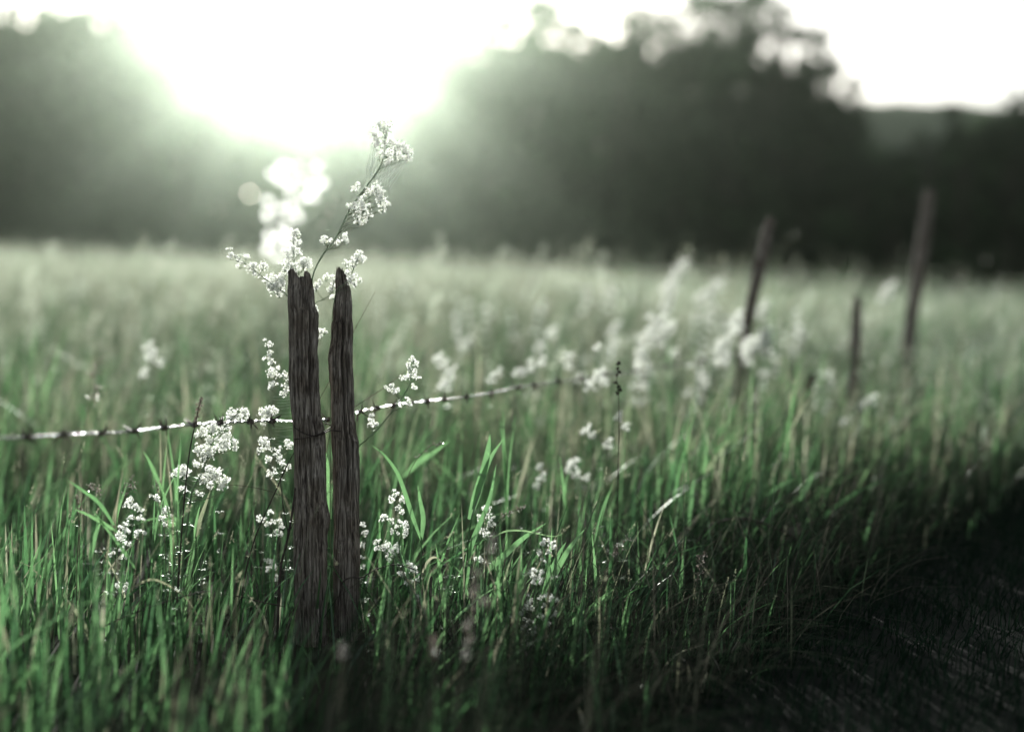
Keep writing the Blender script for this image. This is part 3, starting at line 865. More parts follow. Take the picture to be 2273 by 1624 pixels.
plant("small white bedstraw filling the gap between the two post tops",
      [(741, 624), (734, 652), (716, 665), (699, 676), (692, 720, .04), (700, 900, .05), (712, 1150, .05)],
      [(701, 634, 10), (711, 626, 8), (724, 616, 9), (736, 616, 9), (741, 624, 8), (739, 639, 10), (731, 644, 7), (749, 644, 5), (739, 657, 7), (703, 641, 7), (702, 679, 5), (702, 688, 6), (711, 733, 8), (718, 736, 7), (712, 745, 6)],
      2.325, r0=.0010, nleaf=0)
plant("white bedstraw sprig lying over the slim post's pointed top",
      [(797, 568), (785, 595), (776, 618), (762, 632), (749, 644), (738, 700, .09), (734, 850, .11), (733, 1100, .11)],
      [(790, 570, 13), (803, 575, 9), (770, 588, 9), (782, 585, 8), (785, 593, 6), (772, 603, 6), (787, 621, 13), (780, 616, 7), (790, 631, 7), (797, 562, 7)],
      2.265, r0=.0010, nleaf=0)
plant("narrow white bedstraw spike leaning out of the thick post's side above the wire",
      [(592, 760), (594, 774), (601, 800), (613, 820), (640, 846), (658, 880, .03), (668, 1000, .04), (672, 1200, .04)],
      [(592, 761, 8), (599, 767, 6), (601, 783, 5), (592, 793, 8), (604, 805, 8), (619, 818, 8), (601, 825, 10), (606, 838, 11), (627, 833, 9), (637, 841, 8)],
      2.36, [(612, 822, 9)], r0=.0010, nleaf=0)
plant("tall white bedstraw growing up past the wire close to the thick post",
      [(636, 850), (619, 868), (598, 907), (595, 940), (606, 990), (618, 1039), (623, 1063), (631, 1121), (641, 1170), (634, 1260)],
      [(604, 856, 11), (632, 858, 10), (627, 874, 9), (640, 869, 8), (593, 916, 14), (581, 927, 10), (608, 914, 9), (585, 939, 6), (585, 980, 13), (581, 996, 9), (598, 993, 8), (614, 996, 9), (593, 1019, 10), (617, 1016, 11),
       (627, 1029, 8), (604, 1045, 9), (640, 1039, 8), (601, 1055, 7), (641, 985, 10), (648, 990, 8)],
      2.345, [(604, 975, 10), (611, 1010, 9), (617, 1040, 9), (623, 1066, 12), (634, 1140, 10)], r0=.0013, nleaf=2)
plant("largest white bedstraw under the wire, beside the dark upright seed stalk",
      [(530, 915), (508, 936), (490, 958), (473, 978), (462, 1009), (449, 1047), (429, 1084), (424, 1101), (421, 1124), (410, 1210), (399, 1340)],
      [(504, 929, 13), (519, 916, 12), (540, 919, 12), (527, 929, 12), (499, 950, 12), (468, 952, 14), (447, 963, 13), (467, 976, 12), (494, 980, 16), (496, 996, 11), (519, 988, 11), (440, 991, 8), (452, 1006, 15), (470, 1002, 12),
       (437, 1032, 11), (460, 1035, 10), (398, 1052, 14), (411, 1047, 9), (404, 1088, 10), (452, 1063, 12), (470, 1052, 14), (485, 1044, 9), (486, 1060, 12), (498, 1068, 13), (468, 1075, 10), (496, 1081, 10), (442, 1096, 9), (449, 1017, 8)],
      2.28, [(426, 1092, 20), (464, 1010, 9), (416, 1165, 18), (405, 1225, 20), (402, 1280, 18)], r0=.0019, nleaf=3)
plant("white bedstraw standing in the grass at the fence's near end",
      [(297, 1110), (294, 1167), (279, 1219), (268, 1290), (264, 1380)],
      [(290, 1107, 9), (283, 1122, 10), (305, 1130, 11), (309, 1152, 9), (290, 1152, 8), (275, 1170, 9), (283, 1178, 8), (264, 1189, 10), (271, 1196, 8), (305, 1185, 10), (320, 1182, 6), (286, 1208, 7), (268, 1219, 6), (249, 1230, 6),
       (275, 1234, 5), (260, 1301, 7), (279, 1304, 8)], 2.22, [(275, 1240, 15), (268, 1300, 16)], nleaf=2)
plant("thin white bedstraw with few heads between the near-end one and the largest one",
      [(362, 1110), (364, 1135), (376, 1152), (392, 1170), (396, 1260), (392, 1340)],
      [(342, 1103, 9), (368, 1133, 11), (376, 1144, 8), (357, 1148, 7), (364, 1163, 5), (350, 1110, 5)], 2.30, [(383, 1160, 15), (396, 1230, 16)], nleaf=3)
plant("low white bedstraw at the foot of the thick post, among the woody stems",
      [(601, 1135), (605, 1165), (604, 1200), (606, 1290), (604, 1370)],
      [(599, 1137, 6), (580, 1152, 9), (599, 1163, 9), (617, 1156, 8), (625, 1167, 7), (610, 1178, 7), (621, 1185, 6), (599, 1245, 9), (610, 1260, 8), (595, 1263, 6), (617, 1282, 8)], 2.42, nleaf=3)
plant("white bedstraw leaning up over the wire beside the slim post",
      [(919, 795), (911, 840), (907, 858), (882, 897), (836, 955), (813, 976), (790, 1010, .05), (775, 1150, .06)],
      [(919, 796, 6), (907, 805, 8), (923, 807, 7), (907, 820, 8), (918, 823, 6), (897, 838, 9), (912, 833, 10), (925, 835, 8), (919, 858, 6), (859, 863, 6), (868, 858, 6), (882, 870, 8), (874, 868, 6), (905, 886, 9), (895, 894, 9), (910, 897, 6),
       (827, 922, 5), (828, 932, 7), (826, 945, 9), (833, 943, 6)], 2.34, [(884, 896, 8), (834, 957, 10)], r0=.0012, nleaf=0)
plant("bushy white bedstraw in the grass beside the slim post's foot",
      [(877, 1094), (881, 1143), (885, 1200), (891, 1248), (907, 1311), (918, 1380)],
      [(875, 1096, 9), (872, 1109, 9), (891, 1109, 9), (885, 1125, 9), (894, 1134, 6), (853, 1153, 10), (869, 1156, 8), (885, 1163, 9), (904, 1169, 11), (875, 1185, 9), (897, 1185, 9), (840, 1204, 9), (837, 1216, 8), (862, 1216, 12), (881, 1220, 11),
       (875, 1229, 9), (861, 1240, 6), (913, 1258, 12), (923, 1264, 8), (891, 1274, 10), (907, 1292, 9), (929, 1286, 7), (920, 1324, 9), (929, 1331, 8)], 2.30, [(890, 1255, 14)], nleaf=3)
plant("white bedstraw half hidden behind the slim post's lower edge",
      [(806, 1155), (804, 1220), (803, 1300), (800, 1380)],
      [(807, 1163, 7), (809, 1182, 6), (805, 1210, 8), (809, 1258, 9), (815, 1290, 11), (805, 1292, 8), (822, 1284, 8), (803, 1240, 7)], 2.45, nleaf=2)
plant("white bedstraw with stepped flower tiers, nearest the dry bank",
      [(1213, 1203), (1203, 1250), (1190, 1287), (1188, 1333), (1184, 1392), (1176, 1437), (1172, 1470)],
      [(1213, 1202, 9), (1207, 1206, 6), (1228, 1210, 8), (1199, 1227, 8), (1213, 1227, 8), (1205, 1244, 6), (1178, 1269, 9), (1188, 1267, 8), (1201, 1269, 6), (1190, 1281, 8), (1201, 1289, 6), (1186, 1292, 5), (1199, 1323, 8), (1217, 1323, 11),
       (1226, 1331, 9), (1171, 1333, 11), (1167, 1350, 8), (1180, 1346, 7), (1207, 1346, 8), (1217, 1358, 12), (1230, 1366, 8), (1201, 1371, 9), (1215, 1385, 7), (1157, 1362, 9), (1142, 1373, 9), (1165, 1373, 5), (1178, 1385, 10), (1167, 1396, 11),
       (1186, 1404, 9), (1171, 1410, 10), (1159, 1427, 9), (1182, 1427, 9), (1173, 1433, 7)], 2.18, [(1176, 1440, 26), (1188, 1340, 9)], nleaf=1)
plant("thin white bedstraw behind the broad green reed leaves",
      [(1080, 1128), (1072, 1165), (1062, 1215), (1048, 1280), (1030, 1370)],
      [(1076, 1129, 9), (1086, 1131, 9), (1061, 1148, 7), (1080, 1146, 9), (1092, 1154, 8), (1084, 1164, 7), (1096, 1164, 5), (1065, 1181, 8), (1080, 1185, 9), (1069, 1242, 9), (1059, 1242, 7), (1071, 1252, 8)], 2.36, nleaf=2)

# soft, out-of-focus ones deeper in the meadow
def pale_leaf_plant(label, D, stem, spots):
    S3 = [P(a, b, D) for a, b in stem]
    S3.append(np.array([S3[-1][0], S3[-1][1], float(ground_z(S3[-1][0], S3[-1][1])) - .01]))
    S3 = np.array(S3); o = S3[-1]
    root = empty("pale_leaved_plant", o); tag(root, label, "wildflower")
    s2 = spline(S3, 60)
    ms = MB(); ms.tube(s2, np.linspace(.002, .006, 60), 6)
    for px, py, n in spots:
        c = P(px, py, D)
        a = s2[int(np.argmin(np.linalg.norm(s2 - c, axis=1)))]
        ms.tube([a, (a + c) / 2 + np.array([0, 0, .01]), c], .0012, 4, .5)
        lf = MB()
        for q in range(n):
            nrm_ = unit(np.array(SDIR) + (.2 if n == 1 else .5) * rng.normal(size=3))
            ax = unit(np.cross(nrm_, rng.normal(size=3)))
            st = c + rng.normal(size=3) * .012
            L_ = rng.uniform(.062, .078) if n == 1 else rng.uniform(.045, .07)
            lf.ribbon(spline([st - ax * L_ * .5, st + nrm_ * .003, st + ax * L_ * .5], 9), np.sin(np.linspace(.06, 3.1, 9)) ** .8 * L_ * .62, np.cross(ax, nrm_), rng.uniform(.3, 1), 0, .06)
        lf.build("leaf_spray", M_DEWY, root, o)
    ms.build("stem", M_STEM, root, o)
    return root
pale_leaf_plant("tall plant of pale leaves glaring in the sun, far behind the thick post", 7.6,
    [(640, 372), (646, 420), (640, 470), (625, 512), (622, 560), (626, 640)],
    [(597, 381, 1), (620, 377, 1), (622, 384, 2), (645, 376, 3), (662, 374, 3), (682, 372, 2), (703, 376, 1), (712, 401, 1), (636, 396, 1), (668, 398, 2), (650, 412, 2), (646, 436, 2), (672, 428, 2), (692, 436, 1), (690, 418, 1),
     (597, 453, 1), (594, 478, 1), (626, 458, 1), (642, 466, 1), (662, 481, 1), (637, 490, 1), (624, 512, 2), (612, 522, 1), (598, 526, 1), (646, 520, 1), (601, 546, 1), (638, 548, 1), (625, 568, 1)])

MG = "soft white bedstraw out in the meadow"
soft = [
 ("tallest white bedstraw spike in the meadow, standing out against the dark trees", 5.0, [(1517, 583), (1498, 615), (1484, 660), (1474, 690), (1462, 760)],
  [(1517, 586, 10), (1503, 600, 10), (1493, 624, 12), (1488, 650, 9), (1471, 639, 6), (1484, 661, 9), (1477, 676, 10)]),
 ("slanting white bedstraw spike between the tallest one and the leaning pale-topped post", 5.6, [(1597, 626), (1570, 645), (1552, 662), (1545, 700), (1540, 770)],
  [(1595, 630, 10), (1585, 637, 8), (1552, 659, 10), (1545, 698, 8)]),
 ("broadest clump of white bedstraw in the meadow, below the tallest spike", 3.9, [(1466, 712), (1455, 750), (1432, 800), (1420, 840), (1415, 930)],
  [(1462, 715, 14), (1484, 724, 12), (1445, 737, 14), (1460, 750, 12), (1438, 755, 11), (1477, 737, 10), (1420, 781, 10), (1427, 796, 13), (1420, 814, 11), (1434, 816, 10), (1495, 781, 8), (1420, 829, 8), (1407, 855, 8), (1429, 855, 9), (1440, 700, 6), (1407, 890, 8), (1430, 888, 7)]),
 ("white bedstraw spike touching the leaning pale-topped post on its meadow side", 3.75, [(1637, 690), (1637, 730), (1612, 770), (1602, 800), (1600, 880)],
  [(1637, 698, 10), (1635, 715, 11), (1639, 731, 10), (1620, 742, 8), (1609, 757, 12), (1602, 772, 12), (1604, 794, 13)]),
 ("white bedstraw leaning away from the leaning pale-topped post on its path side", 3.8, [(1697, 735), (1690, 760), (1665, 785), (1660, 810), (1655, 890)],
  [(1663, 759, 13), (1661, 781, 13), (1661, 799, 9), (1696, 742, 13), (1694, 755, 14), (1703, 766, 10), (1680, 770, 9)]),
 ("pale single bedstraw head above the flowers round the leaning pale-topped post", 5.2, [(1694, 683), (1692, 700), (1686, 760)], [(1692, 687, 11), (1700, 670, 6), (1686, 700, 6)]),
 ("small bright bedstraw head standing alone in the green before the stake", 3.9, [(1531, 805), (1531, 850), (1529, 930)], [(1530, 869, 9), (1534, 809, 6)]),
 ("little white bedstraw dots low in the green below the dark curled twig", 2.85, [(1372, 920), (1350, 975), (1330, 1040)], [(1300, 950, 8), (1314, 964, 5), (1348, 982, 8), (1372, 922, 7), (1390, 945, 6)]),
 ("faint white bedstraw low in the grass past the reed leaves", 2.9, [(1200, 1030), (1201, 1065), (1203, 1130)], [(1201, 1058, 8), (1196, 1035, 5), (1190, 1078, 5)]),
 ("faint bedstraw bunch beyond the stepped one, near the dry bank", 2.9, [(1270, 1020), (1276, 1060), (1278, 1130)], [(1270, 1026, 10), (1279, 1052, 6), (1262, 1040, 6), (1300, 1058, 5)]),
 ("two pale bedstraw heads above the middle of the wire", 4.4, [(1226, 730), (1204, 772), (1200, 850)], [(1224, 735, 10), (1198, 770, 11)]),
 ("white bedstraw row just over the wire, under the two pale heads", 3.3, [(1205, 798), (1178, 815), (1150, 830), (1140, 900)], [(1176, 801, 5), (1200, 801, 8), (1176, 816, 7), (1147, 827, 8), (1160, 825, 6)]),
 ("small slanting bedstraw spike dipping to the wire", 3.2, [(1106, 820), (1096, 836), (1085, 900)], [(1103, 825, 8), (1093, 838, 8)]),
 ("pale bedstraw head high over the wire, near the leaning bedstraw", 4.4, [(1037, 753), (1035, 790), (1033, 860)], [(1036, 759, 9), (1030, 775, 5)]),
 ("white bedstraw behind the one leaning over the wire", 3.4, [(970, 785), (985, 820), (988, 900)], [(972, 792, 9), (983, 807, 10), (998, 825, 11), (988, 853, 12)]),
 ("upright pale bedstraw before the middle of the wire's far run", 3.6, [(1259, 785), (1258, 830), (1256, 900)], [(1259, 792, 9), (1262, 810, 6), (1289, 836, 8)]),
 ("white bedstraw around the wire beside the dark curled twig", 3.1, [(1330, 765), (1326, 830), (1318, 900)], [(1324, 770, 6), (1329, 829, 11), (1311, 851, 11), (1340, 845, 7)]),
 ("pale bedstraw head over the dark curled twig", 4.6, [(1368, 720), (1362, 760), (1360, 820)], [(1366, 724, 9), (1355, 740, 6)]),
 ("three white bedstraw heads alone in the meadow past the wire's near end", 3.4, [(326, 758), (337, 795), (340, 880)], [(328, 765, 8), (335, 782, 9), (335, 791, 8), (354, 804, 7), (317, 826, 8)]),
 ("pale bedstraw spike beside the farther leaning post", 5.6, [(1978, 632), (1962, 660), (1955, 740)], [(1974, 638, 11), (1961, 658, 9), (1968, 648, 7)]),
 ("low white bedstraw by the path below the thin stake", 3.7, [(1938, 880), (1905, 905), (1885, 960)], [(1912, 902, 8), (1933, 885, 9), (1878, 932, 8), (1920, 893, 6)]),
]
for lab, D, st, hd in soft:
    plant(lab, st, [(h[0] + dx * h[2] / 10, h[1] + dy * h[2] / 10, h[2] * k) for h in hd for dx, dy, k in ((0, 0, .8), (9, -7, .55), (-8, 9, .6), (7, 11, .5))], D, r0=.0012, fl=.0052, dens=.75, group=MG, nleaf=2)
# more of the same kind scattered through the meadow, too soft to tell apart
for q in range(60):
    D = rng.uniform(5, 11); px = rng.uniform(150, 2100)
    if 560 < px < 820: continue
    X = (px - 1136.5) / FPX * D
    if side(X, D) > -.1 or 1780 < px < 2080: continue
    top = 590 + FPX * (CAM_H - float(ground_z(X, D)) - rng.uniform(.40, .62)) / D
    sl = rng.uniform(-20, 40) * 4 / D
    hd = [(px + sl * (1 - k / 4) + rng.normal() * 3, top + k * 26 * 4 / D, rng.uniform(6, 10) * 4 / D) for k in range(4)]
    plant("small faint white bedstraw scattered in the seeding meadow grass", [(px + sl, top - 5), (px, top + 60 * 4 / D), (px - sl * .2, top + 120 * 4 / D)], hd, D, r0=.0015, fl=.007, dens=.9,
          group="faint bedstraw through the meadow grass", nleaf=0)

for q in range(13):
    D = rng.uniform(3.4, 5.2); px = rng.uniform(1330, 1880); top = rng.uniform(690, 850)
    if abs(px - 1900) < 45: continue
    sl = rng.uniform(4, 22)
    hd = [(px + sl * (1 - k / 3) + rng.normal() * 5, top + k * 17, rng.uniform(4, 8)) for k in range(6)]
    plant("small faint white bedstraw scattered in the seeding meadow grass", [(px + sl, top - 4), (px, top + 60), (px - sl * .2, top + 120)], hd, D, r0=.0012, fl=.0055, dens=.8,
          group="faint bedstraw through the meadow grass", nleaf=0)

# the near, soft dry spike in front of the reed leaves
def seed_spike(label, stem, blobs, D, mat=M_HUSK, n=26, fl=.006, r0=.0012, name="seed_spike", cat="seed stalk", smat=M_DRY, group=None, tint=(.2, 1)):
    S3 = [P(s[0], s[1], D) for s in stem]
    gz = float(ground_z(S3[-1][0], S3[-1][1]))
    if S3[-1][2] > gz + .02:
        S3.append(np.array([S3[-1][0], S3[-1][1], gz - .01]))
    S3 = np.array(S3)
    root = empty(name, S3[-1]); o = S3[-1]
    tag(root, label, cat, group)
    sp_ = spline(S3, 12 * len(S3))
    ms = MB(); ms.tube(sp_, np.linspace(r0 * .5, r0 * 1.2, len(sp_)), 5)
    ms.build("stem", smat, root, o)
    mb = MB()
    for b in blobs:
        c = P(b[0], b[1], D); r = b[2] / FPX * D
        C_ = c + rng.normal(size=(n, 3)) * r * .42
        V, F = flecks(C_, fl * rng.uniform(.7, 1.3, n), fl * .5 * rng.uniform(.7, 1.3, n))
        mb.add(V, F, rng.uniform(tint[0], tint[1], n).repeat(4))
        a = sp_[int(np.argmin(np.linalg.norm(sp_ - c, axis=1)))]
        mb.tube([a, c], .0004, 3, .2)
    mb.build("seed_head", mat, root, o, smooth_shade=False)
    return root
seed_spike("soft pale husk spike close to the lens, crossing the broad reed leaves",
           [(1097, 1160), (1090, 1215), (1078, 1260), (1058, 1320), (1042, 1390), (1028, 1480), (1015, 1600)],
           [(1092, 1196, 10), (1088, 1219, 10), (1084, 1248, 8), (1061, 1271, 7), (1053, 1302, 9), (1048, 1319, 11), (1078, 1335, 10), (1055, 1346, 8), (1048, 1375, 7), (1036, 1392, 8), (1040, 1420, 8), (1034, 1445, 10)], 1.60, n=34, fl=.005, tint=(.0, 1))
seed_spike("soft brown husk close to the lens in the short grass", [(966, 1405), (964, 1450), (960, 1560)], [(965, 1415, 9), (963, 1432, 9), (962, 1448, 8)], 1.6, tint=(.1, .6))
seed_spike("soft cream husk close to the lens below the slim post", [(763, 1428), (762, 1460), (760, 1580)], [(763, 1437, 8), (762, 1452, 9)], 1.6, tint=(.4, 1))

# the dark upright seed stalk by the wire
seed_spike("dark upright grass stalk with a narrow seed head, crossing the wire",
           [(448, 880), (441, 905), (434, 940), (428, 965), (420, 1010), (412, 1080), (402, 1200), (394, 1340)],
           [(447 - k * 1.35, 884 + k * 5.2, 5.5 + 2.5 * math.sin(k / 3.5)) for k in range(12)], 2.25, mat=M_HUSK, n=11, fl=.005, r0=.0016, name="grass_stalk", smat=M_TWIG, tint=(0, .45))
seed_spike("dark curled dry twig of a dead dock, standing before the far wire",
           [(1376, 795), (1372, 815), (1369, 840), (1372, 862), (1373, 885), (1374, 960), (1372, 1050)],
           [(1373, 806, 3.5), (1371, 818, 3.5), (1369, 832, 3.5), (1375, 826, 4), (1367, 848, 5), (1376, 864, 5.5), (1371, 873, 4.5), (1374, 858, 4)], 2.52, mat=M_TWIG, n=26, fl=.006, r0=.0009, name="dead_dock", smat=M_TWIG)
seed_spike("dark brown dock head in the grass between the leaning post and the stake",
           [(1801, 832), (1796, 850), (1786, 893), (1782, 960)],
           [(1802, 838, 9), (1798, 846, 10), (1793, 858, 9), (1787, 885, 6)], 3.5, mat=M_TWIG, n=50, fl=.010, r0=.002, name="dock_stalk", smat=M_TWIG)
seed_spike("faint drooping seed head of grass above the gap between the posts", [(754, 432), (735, 465), (713, 503), (700, 560), (694, 660)],
           [(752, 436, 5), (745, 450, 5), (734, 466, 6), (726, 482, 5), (713, 502, 6)], 5.2, n=20, fl=.012, r0=.0012, smat=M_STEM)

# ------------------------------------------------------------------ single grass leaves, twigs, dry stems
def reed(label, stem, leaves, D, r0=.0018, mat=M_GRASS, tint=.35, name="reed_grass", cat="reed", group=None):
    """A coarse grass: stem from the tip down and broad leaves [(points, width_px, tint)]."""
    S3 = [P(s[0], s[1], D) for s in stem]
    gz = float(ground_z(S3[-1][0], S3[-1][1]))
    if S3[-1][2] > gz + .02:
        S3.append(np.array([S3[-1][0] + .004, S3[-1][1], gz - .01]))
    S3 = np.array(S3)
    root = empty(name, S3[-1]); o = S3[-1]
    tag(root, label, cat, group)
    sp_ = spline(S3, 10 * len(S3))
    ms = MB(); ms.tube(sp_, np.linspace(r0 * .6, r0, len(sp_)), 6, tint * .8)
    ms.build("stem", mat, root, o)
    for lv in leaves:
        pts, w, tn = lv
        L = np.array([P(q[0], q[1], D + (q[2] if len(q) > 2 else 0)) for q in pts])
        s2 = spline(L, 22); k = np.linspace(0, 1, 22)
        prof = np.clip(.45 + 2.2 * k, 0, 1) * (1 - k ** 2.6) + .015
        ax = unit(s2[-1] - s2[0]); wd = unit(np.cross(ax, [0.25, 1, 0.1]))
        mb = MB()
        mb.ribbon(s2, prof * .86 * w / FPX * D, wd, tn, 0, .14)
        mb.build("leaf", mat, root, o)
    return root
reed("coarse grass with the two broadest upright leaves, right of nothing taller".replace(", right of nothing taller", " above the husk spike"),
     [(1066, 1090), (1052, 1130), (1043, 1170), (1034, 1270), (1022, 1400)],
     [([(1042, 1152), (1056, 1105), (1075, 1040), (1085, 990), (1088, 962)], 22, .38), ([(1050, 1130), (1068, 1070), (1090, 1015), (1118, 973)], 15, .42),
      ([(1029, 1275), (1050, 1200), (1086, 1110), (1102, 1029)], 15, .36), ([(1027, 1330), (1038, 1260), (1048, 1190)], 17, .40), ([(1024, 1390), (1020, 1330), (1027, 1260)], 12, .22)], 2.28)
reed("coarse grass stem forking into a V of two thin leaves beside the bushy bedstraw",
     [(936, 1192), (934, 1260), (931, 1380)],
     [([(935, 1197), (916, 1145), (897, 1086), (880, 1045), (852, 1008), (822, 986)], 13, .40), ([(936, 1197), (940, 1150), (933, 1110), (927, 1074)], 14, .40)], 2.30)
reed("lone broad bright leaf slanting out over the dry bank",
     [(1213, 1424), (1190, 1450), (1170, 1480)], [([(1195, 1442), (1240, 1402), (1290, 1366), (1335, 1328), (1368, 1302)], 17, .49)], 2.22)
reed("coarse grass with two straight leaves pointing past the stepped bedstraw",
     [(1206, 1320), (1194, 1380), (1186, 1450)],
     [([(1204, 1330), (1232, 1272), (1265, 1215), (1301, 1170)], 17, .44), ([(1200, 1330), (1222, 1270), (1243, 1225), (1257, 1202)], 13, .38)], 2.24)
reed("coarse grass with one long leaf slanting behind the husk spike",
     [(1078, 1266), (1050, 1320), (1032, 1420)],
     [([(1066, 1280), (1110, 1240), (1160, 1195), (1213, 1160)], 18, .40), ([(1034, 1410), (1070, 1350), (1115, 1290), (1160, 1224)], 13, .46), ([(1040, 1350), (1075, 1310), (1110, 1290), (1148, 1293)], 10, .34)], 2.30)
reed("broad soft leaf curving up in the grass under the near wire",
     [(398, 1225), (408, 1300), (412, 1380)], [([(400, 1222), (378, 1160), (355, 1080), (338, 1035), (318, 1000)], 19, .42), ([(402, 1200), (380, 1168), (350, 1150), (300, 1162)], 9, .45)], 2.55)
reed("pale upright leaf directly under the largest bedstraw",
     [(436, 1190), (432, 1270), (428, 1380)], [([(434, 1195), (446, 1150), (458, 1115), (468, 1085)], 11, .66), ([(432, 1200), (436, 1160), (444, 1120)], 9, .44)], 2.36)
reed("coarse grass with crossing slanted leaves at the fence's near end",
     [(206, 1180), (200, 1260), (196, 1380)], [([(200, 1240), (212, 1190), (226, 1150)], 14, .40), ([(262, 1180), (225, 1158), (192, 1140), (165, 1130)], 11, .50), ([(254, 1165), (220, 1115), (180, 1085), (150, 1065)], 12, .36), ([(300, 1260), (270, 1215), (235, 1170), (205, 1130)], 10, .42)], 2.12)
reed("single green leaf standing in the slit between the two posts",
     [(733, 1150), (735, 1240), (737, 1380)], [([(733, 1152), (731, 1090), (728, 1035), (722, 996)], 13, .46)], 2.42)
reed("thin arching grass blade with a drooping tip over the long slanting leaf",
     [(1090, 1200), (1082, 1240), (1070, 1380)], [([(1092, 1195), (1120, 1179), (1160, 1177), (1200, 1185), (1228, 1190), (1250, 1184)], 5, .55)], 2.26)
reed("dry arching blade bent over in the grass under the largest bedstraw",
     [(300, 1300), (292, 1330), (288, 1390)], [([(292, 1306), (318, 1290), (346, 1286), (385, 1305), (420, 1335), (458, 1402)], 7, .72)], 2.12)
reed("bent dry blade with a hooked tip beside the bushy bedstraw",
     [(955, 1262), (944, 1300), (938, 1390)], [([(938, 1270), (950, 1245), (965, 1236), (983, 1246)], 7, .85)], 2.24)
reed("bowed dry blade at the stepped bedstraw's foot",
     [(1190, 1405), (1182, 1440), (1178, 1480)], [([(1192, 1408), (1215, 1412), (1240, 1432), (1262, 1462)], 8, .86), ([(1178, 1405), (1150, 1430), (1125, 1455)], 7, .75)], 2.16)
reed("soft upright green leaf by itself in front of the dry bank",
     [(1536, 1130), (1532, 1200), (1530, 1260)], [([(1530, 1165), (1534, 1110), (1541, 1060)], 14, .34)], 2.75)
reed("broad soft leaf leaning across the grass in front of the far wire",
     [(896, 1055), (888, 1120), (882, 1250)], [([(893, 1060), (930, 1025), (965, 1003), (1000, 975)], 16, .45)], 2.75)
reed("soft slanting leaf in the grass before the leaning pale-topped post",
     [(1560, 1050), (1550, 1110)], [([(1556, 1062), (1580, 1030), (1605, 995), (1622, 975)], 13, .60)], 2.9)
reed("low soft leaves beside the dead twigs of the bank",
     [(1790, 1060), (1780, 1110)], [([(1776, 1110), (1795, 1070), (1812, 1040)], 13, .40), ([(1700, 1100), (1735, 1075), (1765, 1062)], 9, .36)], 2.9)
# a few dozen tall blades that stand above the sward
for q in range(15):
    D = rng.uniform(2.0, 2.75); px = rng.uniform(150, 1350)
    if 640 < px < 800 and D < 2.4: continue
    h = rng.uniform(.26, .42); X = (px - 1136.5) / FPX * D
    if side(X, D) > .42: continue
    gz = float(ground_z(X, D)); top = 590 + FPX * (CAM_H - gz - h) / D; bot = 590 + FPX * (CAM_H - gz) / D
    sl = rng.normal(25, 45)
    st = [(px + sl * .25, bot - (bot - top) * .5), (px + sl * .08, bot - (bot - top) * .25), (px, bot)]
    lv = []
    for e in range(rng.integers(1, 4)):
        k0 = rng.uniform(.15, .5); s3 = sl + rng.normal(0, 35)
        lv.append(([(px + sl * .25 * k0 * 2, bot - (bot - top) * k0), (px + sl * .3 + s3 * .25, bot - (bot - top) * (k0 * .5 + .5)), (px + s3, top + rng.uniform(0, 60))], rng.uniform(4, 9), float(np.clip(rng.normal(.38, .08), .1, .5)) if rng.random() < .85 else .8))
    reed("upright coarse grass tuft rising above the green sward near the posts", st, lv, D, r0=.0012, name="grass_tuft", cat="grass tuft", group="coarse tufts above the sward")

def stick(label, pts, r, D, mat=M_TWIG, name="dry_twig", cat="twig", side_twigs=(), seed_n=0):
    S3 = np.array([P(q[0], q[1], D + (q[2] if len(q) > 2 else 0)) for q in pts])
    root = S3[-1]
    s2 = spline(S3, 12 * len(S3))
    mb = MB()
    rad = np.linspace(r * .55, r, len(s2)) * (1 + .18 * vnoise1(np.arange(len(s2)) / 3.0, 5))
    mb.tube(s2, rad, 7)
    for tpts, tr in side_twigs:
        t3 = spline([P(q[0], q[1], D) for q in tpts], 12)
        mb.tube(t3, np.linspace(tr, tr * .4, 12), 5)
    o = mb.build(name, mat, None, root)
    return tag(o, label, cat)
stick("dark woody stem leaning from the grass up to the thick post", [(653, 1004), (634, 1039), (614, 1085), (596, 1124), (564, 1200), (540, 1300), (528, 1420)], .0017, 2.29, name="bramble_cane", cat="woody stem")
stick("thick dark woody stem rising close along the thick post's foot", [(655, 1083, .03), (650, 1130, .02), (641, 1181), (634, 1215), (625, 1248), (620, 1300), (617, 1369), (615, 1430)], .0032, 2.26, name="bramble_cane", cat="woody stem",
      side_twigs=[([(640, 1185), (628, 1120), (622, 1063)], .0012), ([(627, 1240), (612, 1262), (590, 1275)], .0008), ([(641, 1180), (652, 1160), (655, 1150)], .0008)])
stick("forked dead twig arching across the slim post's foot into the bedstraw", [(945, 1277), (913, 1261), (875, 1253), (834, 1264), (802, 1281), (780, 1281), (761, 1292), (752, 1330), (748, 1420)], .0017, 2.24,
      side_twigs=[([(802, 1281), (830, 1281), (865, 1275)], .0008), ([(834, 1264), (870, 1250), (905, 1232)], .0006), ([(760, 1300), (768, 1350), (790, 1395)], .0008)])
stick("long dark stick lying slanted in the grass under the largest bedstraw", [(468, 1311), (439, 1315), (383, 1330), (327, 1349), (271, 1371), (230, 1390)], .0016, 2.12,
      side_twigs=[([(383, 1330), (420, 1290), (430, 1270)], .0009)])
stick("dark twig lying across the grass at the thick post's foot", [(500, 1318), (540, 1325), (580, 1335), (632, 1346)], .0014, 2.2)
stick("thin straight dry stem slanting up behind the slim post", [(833, 647), (785, 736), (731, 846), (708, 889), (690, 940), (668, 1100), (665, 1380)], .0009, 2.42, M_DRY, "dry_stalk", "dry stalk")
stick("thin dry stem running from the slim post out to the bedstraw over the wire", [(900, 824), (850, 862), (786, 904), (740, 940), (715, 1100), (710, 1390)], .0010, 2.44, M_DRY, "dry_stalk", "dry stalk")
